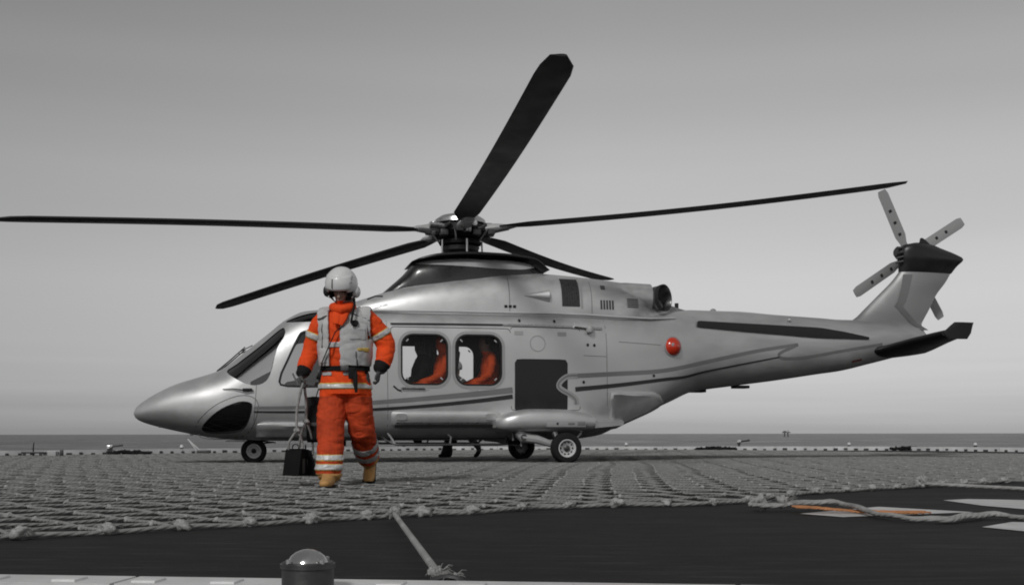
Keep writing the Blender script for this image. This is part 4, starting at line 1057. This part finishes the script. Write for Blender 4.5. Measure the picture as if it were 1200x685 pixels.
def patch(me, pred, off, name, m, parent, thick=.004, relax=0):
    """a piece of cloth lying on the body where pred(point, normal) holds"""
    idx = {}; vs = []; fs = []; vc, vn, polys = geo(me)
    for c, nrm, vi in polys:
        if pred(c, nrm):
            q = []
            for i in vi:
                if i not in idx: idx[i] = len(vs); vs.append(vc[i]+vn[i]*off)
                q.append(idx[i])
            fs.append(q)
    if not fs: return None
    o = MB().add(vs, fs).build(name, m, parent, sharp=0)
    # even out the cut edge, then give it thickness
    bm = bmesh.new(); bm.from_mesh(o.data)
    for _ in range(4):
        new = {}
        for v in bm.verts:
            be = [e for e in v.link_edges if e.is_boundary]
            if len(be) == 2: new[v] = (be[0].other_vert(v).co+be[1].other_vert(v).co)*.25+v.co*.5
        for v, c in new.items(): v.co = c
    for _ in range(relax): bmesh.ops.smooth_vert(bm, verts=[v for v in bm.verts if not v.is_boundary], factor=.5, use_axis_x=True, use_axis_y=True, use_axis_z=True)
    bm.to_mesh(o.data); bm.free()
    s = o.modifiers.new('t', 'SOLIDIFY'); s.thickness = thick; s.offset = 1
    return o
def paint_faces(me, mats, rule):
    me.materials.clear()
    for m in mats: me.materials.append(m)
    for f in me.polygons: f.material_index = rule(f.center); f.use_smooth = True
def near_seg(p, a, b, r):
    a, b = Vector(a), Vector(b); ab = b-a; t = (p-a).dot(ab)/ab.length_squared
    return t, (p-(a+ab*t)).length < r
YU = (0, 1, 0)

# ---- the walking deck crew member: x to the picture's right, walks towards -y
crew = empty('person', (-1.49, 10.40, 0)); tag(crew, 'person in orange suit, white helmet and grey life vest walking with ropes and chocks', 'person')
HC = Vector((-.012, -.095, 1.745))                         # head centre
HT = Matrix.Translation(HC) @ Matrix.Rotation(R(26), 4, 'X') @ Matrix.Rotation(R(-6), 4, 'Z')     # nods forward
def hp(x, y, z): return HT @ Vector((x, y, z))
HEADUP = (HT.to_3x3() @ Vector((0, 1, 0)))
ARM_A = [(-.165, .01, 1.50), (-.225, .02, 1.42), (-.275, .045, 1.30), (-.305, .045, 1.21), (-.340, -.02, 1.09), (-.362, -.075, 1.01)]
ARM_B = [(.18, .01, 1.50), (.265, .03, 1.42), (.325, .065, 1.34), (.362, .075, 1.25), (.352, .035, 1.15), (.318, -.015, 1.05)]
LEG_A = [(-.105, .06, .86), (-.115, .02, .68), (-.118, -.08, .48), (-.105, -.16, .30), (-.10, -.225, .13)]
LEG_B = [(.105, .06, .86), (.118, .075, .68), (.130, .12, .50), (.145, .29, .35), (.155, .44, .245)]
def fist(c, sx):
    """hand closed round a vertical bundle of rope: palm, four curled fingers, thumb"""
    x, y, z = c; L = [([(x, y, z+.055), (x-.004*sx, y, z+.02), (x-.004*sx, y-.004, z-.025)], [(.024, .034), (.021, .042), (.019, .044)], YU)]
    for k, (dy, ln) in enumerate(((-.036, .9), (-.012, 1.0), (.012, .97), (.035, .82))):
        L.append(([(x-.006*sx, y+dy, z-.022), (x+.002*sx, y+dy, z-.055*ln), (x+.030*sx, y+dy, z-.062*ln), (x+.044*sx, y+dy, z-.036*ln)], [.0105, .0105, .0098, .0085]))
    L.append(([(x+.004*sx, y-.034, z+.025), (x+.022*sx, y-.056, z+.002), (x+.040*sx, y-.046, z-.022)], [.0125, .0115, .0095]))
    return L
def relaxed(c, sx):
    x, y, z = c; L = [([(x, y, z+.055), (x, y-.004, z+.015), (x-.004*sx, y-.010, z-.03)], [(.022, .032), (.019, .042), (.017, .044)], YU)]
    for k, (dy, ln) in enumerate(((-.044, .92), (-.020, 1.05), (.004, 1.0), (.026, .80))):
        L.append(([(x-.004*sx, y+dy, z-.026), (x-.006*sx, y+dy-.004, z-.055*ln), (x-.024*sx, y+dy-.010, z-.072*ln), (x-.044*sx, y+dy-.012, z-.066*ln)], [.0105, .0100, .0092, .0080]))
    L.append(([(x-.004*sx, y-.034, z+.02), (x-.016*sx, y-.062, z-.008), (x-.022*sx, y-.070, z-.040)], [.0125, .0112, .0092]))
    return L
HA, HB_ = (-.366, -.098, .935), (.306, -.035, .985)
lofts = [
    ([(0, .055, .815), (0, .055, .90), (0, .045, 1.045), (0, .035, 1.16), (0, .02, 1.32), (.008, .01, 1.44), (.008, .0, 1.525), (.004, -.012, 1.585), (0, -.03, 1.65)],
     [(.242, .172), (.240, .172), (.205, .152), (.220, .165), (.228, .166), (.222, .150), (.178, .122), (.105, .10), (.080, .085)], YU, True),
    (ARM_A, [.092, .094, .088, .086, .076, .064]), (ARM_B, [.092, .096, .092, .090, .080, .066]),
    (LEG_A, [(.128, .135), (.130, .135), (.122, .125), (.120, .122), (.116, .120)], YU), (LEG_B, [(.128, .135), (.130, .135), (.122, .124), (.114, .116), (.102, .104)], YU),
    # boots
    ([(-.098, -.185, .062), (-.098, -.25, .085), (-.100, -.34, .062), (-.103, -.43, .046), (-.104, -.475, .042)], [(.046, .055), (.054, .078), (.056, .058), (.056, .044), (.045, .036)]),
    ([(.160, .555, .225), (.160, .525, .165), (.160, .475, .105), (.160, .43, .055), (.160, .400, .042)], [(.046, .050), (.054, .062), (.056, .052), (.056, .044), (.046, .034)]),
    # neck, head
    ([hp(0, .02, -.14), hp(0, .02, -.06)], [.062, .064]),
    ([hp(0, -.045, -.118), hp(0, -.03, -.09), hp(0, -.012, -.04), hp(0, 0, .02), hp(0, .006, .07), hp(0, .008, .105)], [(.034, .042), (.052, .066), (.066, .088), (.074, .096), (.070, .090), (.046, .06)], tuple(HEADUP)),
    ([hp(0, -.092, .012), hp(0, -.108, -.014), hp(0, -.118, -.036)], [.009, .012, .0155]), ([hp(-.016, -.104, -.038), hp(.016, -.104, -.038)], [.009, .009]),
    ([hp(-.020, -.094, -.066), hp(0, -.101, -.064), hp(.020, -.094, -.066)], [.006, .008, .006]), ([hp(-.018, -.091, -.078), hp(0, -.098, -.079), hp(.018, -.091, -.078)], [.006, .009, .006]),
    ([hp(-.035, -.088, .030), hp(0, -.098, .030), hp(.035, -.088, .030)], [.010, .010, .010]),
] + [([(hp(sx*.074, .01, .02)), hp(sx*.080, .016, -.012)], [.014, .011]) for sx in (-1, 1)] + fist(HA, 1) + relaxed(HB_, 1)
me = body_mesh(lofts, .0062, 5)
# collar folds of the suit hide the neck
suit = lambda p: p.z < 1.60 and not (p.z < .12) and (p-Vector(HA)).length > .10 and (p-Vector(HB_)).length > .11 and not (p.y > .38 and p.z < .22)
wrinkle(me, .0105, suit)
def rule(p):
    if (p-Vector(HA)).length < .085 and p.z < .978: return 3
    if (p-Vector(HB_)).length < .115 and p.z < 1.018: return 3
    for A in (ARM_A, ARM_B):
        t, ok = near_seg(p, A[-2], A[-1], .12)
        if ok and .62 < t < 1.7: return 4
    if p.z > 1.635 and (p-HC).length < .19: return 2
    if p.z < .125 and p.y < -.1: return 5
    if p.y > .36 and p.z < .215 - (p.y-.50)*.25: return 5
    if p.z < .80: return 1
    return 0
paint_faces(me, [orange, orange_d, skin_m, glove_m, cloth_b, boot_m], rule)
body = link('body', me, crew)
# eyes
for sx in (-1, 1):
    MB().lathe([(0, -.011), (.008, -.007), (.011, 0), (.008, .007), (0, .011)], Matrix.Translation(hp(sx*.031, -.083, .008)), 12).build('eye', mat('eye_dark', .03, .2), crew)
# boot soles
MB().loft([[(-.098+x*w, y, z) for x, w in ((-1, wd), (1, wd))]+[(-.098+wd, y, z+.022), (-.098-wd, y, z+.022)] for y, wd, z in ((-.125, .044, .0), (-.20, .058, .0), (-.30, .060, .0), (-.40, .066, .0), (-.48, .058, .0), (-.518, .034, .003))]).build('boot_sole', cloth_b, crew)
MB().loft([[(.16-wd, y+.012, z), (.16+wd, y+.012, z), (.16+wd, y, z+.022), (.16-wd, y, z+.022)] for y, wd, z in ((.625, .038, .225), (.595, .050, .165), (.53, .052, .08), (.46, .062, .014), (.40, .056, .003), (.355, .030, .010))]).build('boot_sole', cloth_b, crew)
# life vest with an open front
def gap(z):
    if z < 1.40: return -.115, -.018
    f = (z-1.40)/.2; return -.115-.01*f, -.018+.105*f
def vest_at(p, n):
    if not 1.075 < p.z < 1.612: return False
    lim = .212 if p.z < 1.40 else .212-(p.z-1.40)*.06
    if not -lim-.012 < p.x < lim+.028: return False
    if abs(n.x) > .8 and p.z > 1.30 and abs(p.x) > .19: return False
    a, b = gap(p.z)
    if p.y < .04 and a < p.x < b: return False
    if p.z > 1.56 and (p.x**2+(p.y+.02)**2) < .115**2: return False
    return True
vest = patch(me, vest_at, .010, 'life_vest', vest_m, crew, .020, relax=14)
patch(me, lambda p, n: 1.235 < p.z < 1.272 and -.235 < p.x < .25 and vest_at(p, n) and p.y < .1, .0235, 'reflective_band', pale_g, crew, .003)
patch(me, lambda p, n: 1.232 < p.z < 1.275 and p.y < .02 and gap(p.z)[0]-.02 < p.x < gap(p.z)[1]+.02, .004, 'reflective_band', reflect, crew, .003)
for x0, x1, z0, z1 in ((.02, .19, 1.10, 1.215), (-.19, -.125, 1.10, 1.22), (.06, .18, 1.30, 1.40)):
    patch(me, lambda p, n: z0 < p.z < z1 and x0 < p.x < x1 and p.y < 0 and n.y < -.3, .020, 'vest_pocket', vest_m, crew, .013, relax=10)
patch(me, lambda p, n: 1.20 < p.z < 1.228 and .12 < p.x < .20 and p.y < .02, .030, 'vest_tab', yellow_t, crew, .003)
patch(me, lambda p, n: 1.405 < p.z < 1.435 and .075 < p.x < .125 and p.y < .02 and n.y < 0, .034, 'radio_clip', cloth_b, crew, .016)
for pr in (lambda p: abs(p.z-1.508+.3*(p.x-.1)) < .005 and p.x > .03, lambda p: abs(p.x-.112) < .004 and p.z < 1.20, lambda p: abs(p.x+.165) < .004 and p.z < 1.45, lambda p: abs(p.z-1.50-.2*(p.x+.1)) < .005 and p.x < -.12):
    patch(me, lambda p, n: vest_at(p, n) and p.y < .05 and pr(p), .031, 'vest_seam', cloth_g, crew, .002)
# belt, tails and straps
patch(me, lambda p, n: 1.025 < p.z < 1.070 and abs(p.x) < .25 and -.2 < p.y < .25 and (p-Vector(HB_)).length > .12, .008, 'belt', cloth_b, crew, .010)
MB().box((.02, -.132, 1.048), (.07, .025, .055), bev=.006).build('buckle', steel_d, crew)
MB().tube([(.10, -.135, 1.05), (.115, -.165, .99), (.118, -.165, .90), (.126, -.160, .83)], [(.016, .010), (.022, .012), (.020, .010), (.012, .006)], 8, up=(0, 1, 0)).build('belt_tail', cloth_b, crew)
MB().box((.085, -.150, 1.00), (.06, .045, .10), bev=.012).build('belt_pouch', cloth_b, crew)
MB().tube([(.03, -.155, 1.43), (-.055, -.185, 1.36), (-.12, -.175, 1.22), (-.185, -.120, 1.09), (-.205, -.05, 1.04)], [(.010, .005)]*5, 8).build('cross_strap', cloth_b, crew)
# jacket pocket flaps and reflective bands
for x0, x1 in ((-.19, -.10), (.0, .11)): patch(me, lambda p, n: .985 < p.z < 1.016 and x0 < p.x < x1 and p.y < .0, .005, 'pocket_flap', pale_g, crew, .004)
def two_tone(name, pred_mid, pred_edge):
    patch(me, pred_edge, .0035, name, yellow_t, crew, .0025); patch(me, pred_mid, .0065, name, reflect, crew, .003)
hem = lambda z0, z1: (lambda p, n: z0 < p.z < z1 and abs(p.x) < .30 and p.y > -.24 and abs(n.z) < .75 and (p-Vector(HA)).length > .1 and (p-Vector(HB_)).length > .13)
two_tone('reflective_band', hem(.872, .908), hem(.862, .918))
for A in (ARM_A, ARM_B):
    def arm_band(t0, t1, A=A):
        def f(p, n):
            t, ok = near_seg(p, A[1], A[3], .135); sgn = -1 if A is ARM_A else 1
            return ok and t0 < t < t1 and p.x*sgn > .205
        return f
    two_tone('reflective_band', arm_band(.30, .50), arm_band(.26, .54))
for z0 in (.232, .150):
    two_tone('reflective_band', lambda p, n: z0+.008 < p.z < z0+.050 and p.y < .1 and p.x < .03, lambda p, n: z0 < p.z < z0+.058 and p.y < .1 and p.x < .03)
for t0 in (.38, .66):
    def lb(a, b):
        def f(p, n):
            t, ok = near_seg(p, LEG_B[2], LEG_B[4], .16); return ok and a < t < b and p.x > .02 and p.y > .08
        return f
    patch(me, lb(t0, t0+.16), .005, 'reflective_band', pale_g, crew, .003)
# scarf-like suit collar under the chin
MB().tube([(-.070, -.060, 1.60), (-.085, -.10, 1.585), (-.055, -.150, 1.565), (0, -.172, 1.555), (.050, -.150, 1.570), (.082, -.10, 1.59), (.075, -.05, 1.605)], [.034, .04, .042, .045, .042, .038, .034], 14).build('collar', orange, crew)
MB().tube([(-.045, -.150, 1.55), (-.04, -.185, 1.49), (-.05, -.195, 1.43)], [(.04, .02), (.045, .02), (.03, .012)], 10, up=YU).tube([(.03, -.150, 1.55), (.01, -.185, 1.48), (-.01, -.19, 1.42)], [(.04, .02), (.04, .02), (.02, .010)], 10, up=YU).build('collar_flap', orange, crew)
# helmet: shell, visor housing, ear cup, lining, boom and cable
HM = Matrix.Translation((-.016, -.085, 1.785)) @ Matrix.Rotation(R(20), 4, 'X') @ Matrix.Rotation(R(-8), 4, 'Z')
def shell(rx, ry, rz, cut, thick, name, m, par):
    bm = bmesh.new(); bmesh.ops.create_uvsphere(bm, u_segments=48, v_segments=28, radius=1)
    for v in bm.verts:
        c = v.co; k = 1.0
        if c.y > 0: k = 1.06
        v.co = Vector((c.x*rx, c.y*ry*k, c.z*rz*(1.0 if c.z > 0 else 1.15)))
    bmesh.ops.delete(bm, geom=[f for f in bm.faces if cut(f.calc_center_median())], context='FACES')
    bm.transform(HM); o = MB().bm(bm).build(name, m, par, sharp=50); bm.free()
    s = o.modifiers.new('t', 'SOLIDIFY'); s.thickness = thick; s.offset = -1
    return o
def hcut(c):
    if c.y < -.045: return c.z < -.028 + .10*max(0, abs(c.x)-.06)*-1
    if c.y < .03: return c.z < -.115
    return c.z < -.125
helmet = shell(.142, .165, .158, hcut, .012, 'helmet', helmet_m, crew)
shell(.146, .170, .162, lambda c: not (c.y < -.03 and -.022 < c.z < .105 and abs(c.x) < .118), .008, 'visor_cover', helmet_m, crew)
shell(.132, .155, .148, lambda c: hcut(c) and not (c.y > -.09 and c.z > -.118), .012, 'helmet_lining', cloth_b, crew)
# visor track slot
pts = []
for k in range(8):
    z = .005+.011*k; x = -.012; y = -math.sqrt(max(0, 1-(x/.146)**2-(z/.162)**2))*.170-.004; pts.append(HM @ Vector((x-.024, y+.001, z)))
MB().tube(pts, .0035, 6).build('visor_slot', seam_m, crew)
for sx in (-1, 1):
    Mx = HM @ Matrix.Translation((sx*.128, .005, -.062)) @ Matrix.Rotation(R(90*sx), 4, 'Y')
    MB().lathe([(.052, -.03), (.054, .005), (.046, .024), (.03, .034), (.0, .036)], Mx, 20).build('ear_cup', helmet_m if sx > 0 else soft_blk, crew)
MB().tube([HM @ Vector((.135, -.02, -.085)), HM @ Vector((.115, -.09, -.115)), HM @ Vector((.05, -.15, -.125))], [.006, .005, .007], 6).build('microphone_boom', soft_blk, crew)
MB().tube([HM @ Vector((.115, -.02, -.12)), Vector((.108, -.15, 1.60)), Vector((.098, -.185, 1.52)), Vector((.085, -.19, 1.45)), Vector((.10, -.185, 1.42))], [.012, .011, .010, .010, .012], 8).build('helmet_cable', cloth_b, crew)
MB().tube([HM @ Vector((-.11, -.03, -.10)), hp(-.062, -.04, -.10), hp(0, -.065, -.135), hp(.062, -.04, -.10), HM @ Vector((.11, -.03, -.10))], [(.012, .004)]*5, 8).build('chin_strap', cloth_b, crew)

# ---- wheel chocks on ropes, carried in the hand
CO = Vector((-1.49, 10.40, 0)); grip = Vector(HA)+Vector((.020, 0, -.035))
def chock(cx, cy, cz, rz, label, turn):
    e = empty('wheel_chock', CO+Vector((cx, cy, cz))); e.rotation_euler = (R(turn), 0, R(rz)); tag(e, label, 'wheel chock', 'chocks hanging from the hand')
    prof = [(-.115, -.12), (.115, -.12), (.045, .10), (.018, .115), (-.018, .115), (-.045, .10)]
    m = MB(); m.loft([[(x, -.075, z) for x, z in prof], [(x, .075, z) for x, z in prof]]); m.build('wedge', chock_m, e, sharp=20)
    for y_ in (-.0765, .0765): MB().box((0, y_, -.04), (.05, .006, .13), bev=.002).build('grip_strip', cloth_g, e)
    MB().tube([Vector((.0, .03*math.cos(a), .125+.03*math.sin(a))) for a in [k*math.pi/6 for k in range(13)]], .006, 6).build('eye_ring', steel_d, e)
    return e
c1 = chock(-.42, -.10, .225, 78, 'black wheel chock hanging in front, its broad face to the camera', 0)
c2 = chock(-.36, .06, .215, 6, 'black wheel chock hanging behind the other one, wedge side showing', 0)
for name_, label, dst, dx, kn in (('carry_rope', 'twisted grey rope from the hand down to the front chock', Vector((-.42, -.10, .35)), -.028, .50), ('carry_rope', 'twisted grey rope from the hand down to the rear chock', Vector((-.355, .06, .34)), .012, .58)):
    e = empty(name_, CO+dst); tag(e, label, 'rope', 'ropes held in the hand')
    g = grip+Vector((dx*.2, dst.y*.25, 0)); P = [g+Vector((.0, .04, .035)), g+Vector((0, .0, .012)), g+Vector((dx*.5, -.01, -.05))]
    kp = Vector((dst.x*.55+g.x*.45+dx*.6, dst.y*.5+g.y*.5, kn)); P += [kp+Vector((0, 0, .17)), kp]
    rope = MB().tube([p-dst for p in lay(P, 6)], .0125, 8, uv=True); rope.build('rope', rope_l, e, sharp=0)
    o = link('knot', big[2], e); o.location = kp-dst; o.scale = (.62, .62, .75)
    for sx in (-1, 1): MB().tube([p-dst for p in lay([kp, kp.lerp(dst, .4)+Vector((sx*.035, sx*.02, 0)), dst+Vector((sx*.055, sx*.03, .03)), dst+Vector((sx*.06, 0, -.06))], 5)], .0105, 8, uv=True).build('bridle', rope_l, e, sharp=0)
# ---- bag behind the thigh
bag = empty('shoulder_bag', CO+Vector((-.275, .20, .60))); tag(bag, 'black shoulder bag with grey band hanging behind the walking person', 'bag')
bo = Vector((-.275, .20, .60))
bm_ = bmesh.new(); bmesh.ops.create_cube(bm_, size=1); bmesh.ops.subdivide_edges(bm_, edges=bm_.edges[:], cuts=7, use_grid_fill=True)
for v in bm_.verts:
    c = v.co; k = 1-.12*(abs(c.z)*2)**4; v.co = Vector((c.x*.17*k*(1+.15*c.z), c.y*.30*k, c.z*.40)); v.co += v.co.normalized()*.016*noise.noise(v.co*9)
MB().bm(bm_).build('bag_body', cloth_b, bag, sharp=0); bm_.free()
MB().box((0, 0, -.045), (.180, .308, .032), bev=.006).build('bag_band', cloth_g, bag)
MB().tube([(0, -.10, .19), (.03, -.08, .30), (.10, -.10, .45), (.16, -.02, .60)], [(.012, .004)]*4, 8).tube([(0, .10, .19), (.03, .06, .30), (.10, .0, .45)], [(.012, .004)]*3, 8).build('bag_strap', cloth_b, bag)

# ---- seated figures
def seated(t_, y_, face, label, cloth, head_m, helmet_c, seed, z_=.69, lean=0., hands=True, group=None):
    w = heli.matrix_basis if False else Matrix.Translation(heli.location) @ Matrix.Rotation(heli.rotation_euler.z, 4, 'Z')
    e = empty('person', w @ Vector((t_, y_, z_))); e.rotation_euler = (0, 0, heli.rotation_euler.z+(0 if face > 0 else math.pi)); tag(e, label, 'person', group)
    q = random.Random(seed); a = lean
    L = [([(-.02, 0, .44), (-.03+a*.2, 0, .62), (-.06+a*.5, 0, .85), (-.08+a*.8, 0, 1.0), (-.07+a, 0, 1.08)], [(.20, .15), (.20, .15), (.22, .15), (.19, .12), (.07, .07)], (1, 0, 0)),
         ([(-.05+a, 0, 1.06), (-.03+a*1.1, 0, 1.16), (-.03+a*1.1, 0, 1.26)], [.062, .088, .088])]
    for s in (1, -1):
        L.append(([(-.08+a*.8, s*.17, .99), (-.06+a*.6, s*.25, .86), (.02+a*.4, s*.28, .70), (.18, s*.20, .62), (.30, s*.10, .60)], [.075, .075, .065, .055, .045]))
        L.append(([(.0, s*.10, .50), (.22, s*.12, .52), (.44, s*.13, .50)], [.11, .095, .08])); L.append(([(.44, s*.13, .48), (.46, s*.13, .28), (.44, s*.13, .08)], [.078, .07, .06])); L.append(([(.42, s*.13, .05), (.58, s*.14, .045)], [.05, .04]))
    me_ = body_mesh(L, .014, 6); wrinkle(me_, .008, lambda p: p.z < 1.04)
    paint_faces(me_, [cloth, head_m, boot_m if False else cloth_b], lambda p: 1 if p.z > 1.085 else (2 if p.z < .10 else 0))
    link('body', me_, e)
    hx = -.03+a*1.1
    if helmet_c:
        bm = bmesh.new(); bmesh.ops.create_uvsphere(bm, u_segments=24, v_segments=16, radius=1)
        bmesh.ops.scale(bm, vec=(.135, .125, .14), verts=bm.verts); bmesh.ops.delete(bm, geom=[f for f in bm.faces if f.calc_center_median().z < -.09 or (f.calc_center_median().x > .05 and f.calc_center_median().z < .015)], context='FACES')
        bm.transform(Matrix.Translation((hx, 0, 1.25))); o = MB().bm(bm).build('helmet', helmet_c, e); bm.free(); o.modifiers.new('t', 'SOLIDIFY').thickness = .012
    else:
        MB().tube([(hx-.02, -.10, 1.20), (hx-.02, -.09, 1.31), (hx-.01, 0, 1.365), (hx-.02, .09, 1.31), (hx-.02, .10, 1.20)], [.03, .016, .014, .016, .03], 8).build('headset', soft_blk, e)
    MB().tube([(.0+a*.8, -.17, 1.02), (.08+a*.5, -.08, .85), (.12, .08, .66)], [(.022, .005)]*3, 8).build('harness', cloth_b, e)
    return e
seated(1.82, .58, 1, 'person in orange suit seated inside the forward cabin window', orange_c, orange_c, None, 1)
seated(1.02, .60, 1, 'person in orange suit leaning in the rear cabin window', orange_c, skin_m, None, 2, lean=.10)
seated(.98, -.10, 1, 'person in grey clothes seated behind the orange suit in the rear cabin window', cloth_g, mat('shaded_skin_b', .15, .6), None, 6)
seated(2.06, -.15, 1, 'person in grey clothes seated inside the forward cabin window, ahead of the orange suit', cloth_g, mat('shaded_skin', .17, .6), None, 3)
seated(3.74, .56, 1, 'person in grey flight suit and pale helmet at the near cockpit window', cloth_g, skin_m, pale_g, 4)
seated(3.74, -.56, 1, 'person in grey flight suit and pale helmet in the far cockpit seat', cloth_g, skin_m, pale_g, 5)
MB().box((4.08, .82, 1.30), (.02, .13, .20), Matrix.Rotation(R(25), 3, 'Y'), bev=.004).build('checklist', white_p, inn)

# ---- somebody standing behind the helicopter: legs show below the belly
far = empty('person', (-.96, 21.95, 0)); tag(far, 'person in dark clothes stepping behind the helicopter, only legs visible below its belly', 'person')
L = [([(0, 0, .86), (-.02, 0, 1.05), (-.05, 0, 1.30), (-.07, 0, 1.45), (-.08, 0, 1.54)], [(.18, .13), (.17, .13), (.21, .14), (.17, .11), (.06, .06)], YU),
     ([(-.09, 0, 1.55), (-.10, -.01, 1.62), (-.10, -.01, 1.72)], [.058, .08, .085]),
     ([(-.03, .10, .88), (-.14, .10, .66), (-.22, .09, .46), (-.25, .08, .24), (-.27, .08, .10)], [.11, .10, .085, .095, .115]), ([(-.26, .08, .05), (-.40, .06, .045)], [.05, .04]),
     ([(.03, -.08, .88), (.09, -.06, .66), (.12, -.05, .48), (.24, -.04, .32), (.33, -.04, .20)], [.11, .10, .08, .07, .06]), ([(.35, -.04, .17), (.31, -.04, .08), (.27, -.04, .045)], [.05, .05, .042])]
for s in (1, -1): L.append(([(-.07, s*.16, 1.43), (-.05-.05*s, s*.22, 1.25), (-.08-.08*s, s*.24, 1.08), (-.16-.14*s, s*.20, .90)], [.07, .068, .06, .045]))
me_ = body_mesh(L, .012, 6); wrinkle(me_, .009, lambda p: p.z < 1.5)
paint_faces(me_, [cloth_g, skin_m, cloth_b], lambda p: 1 if p.z > 1.56 else (2 if p.z < .13 or (p.x < -.1 and p.z < .3) else 0)); link('body', me_, far)
bm = bmesh.new(); bmesh.ops.create_uvsphere(bm, u_segments=24, v_segments=16, radius=.13); bmesh.ops.delete(bm, geom=[f for f in bm.faces if f.calc_center_median().z < -.04], context='FACES'); bm.transform(Matrix.Translation((-.10, 0, 1.72)))
MB().bm(bm).build('helmet', pale_g, far); bm.free()
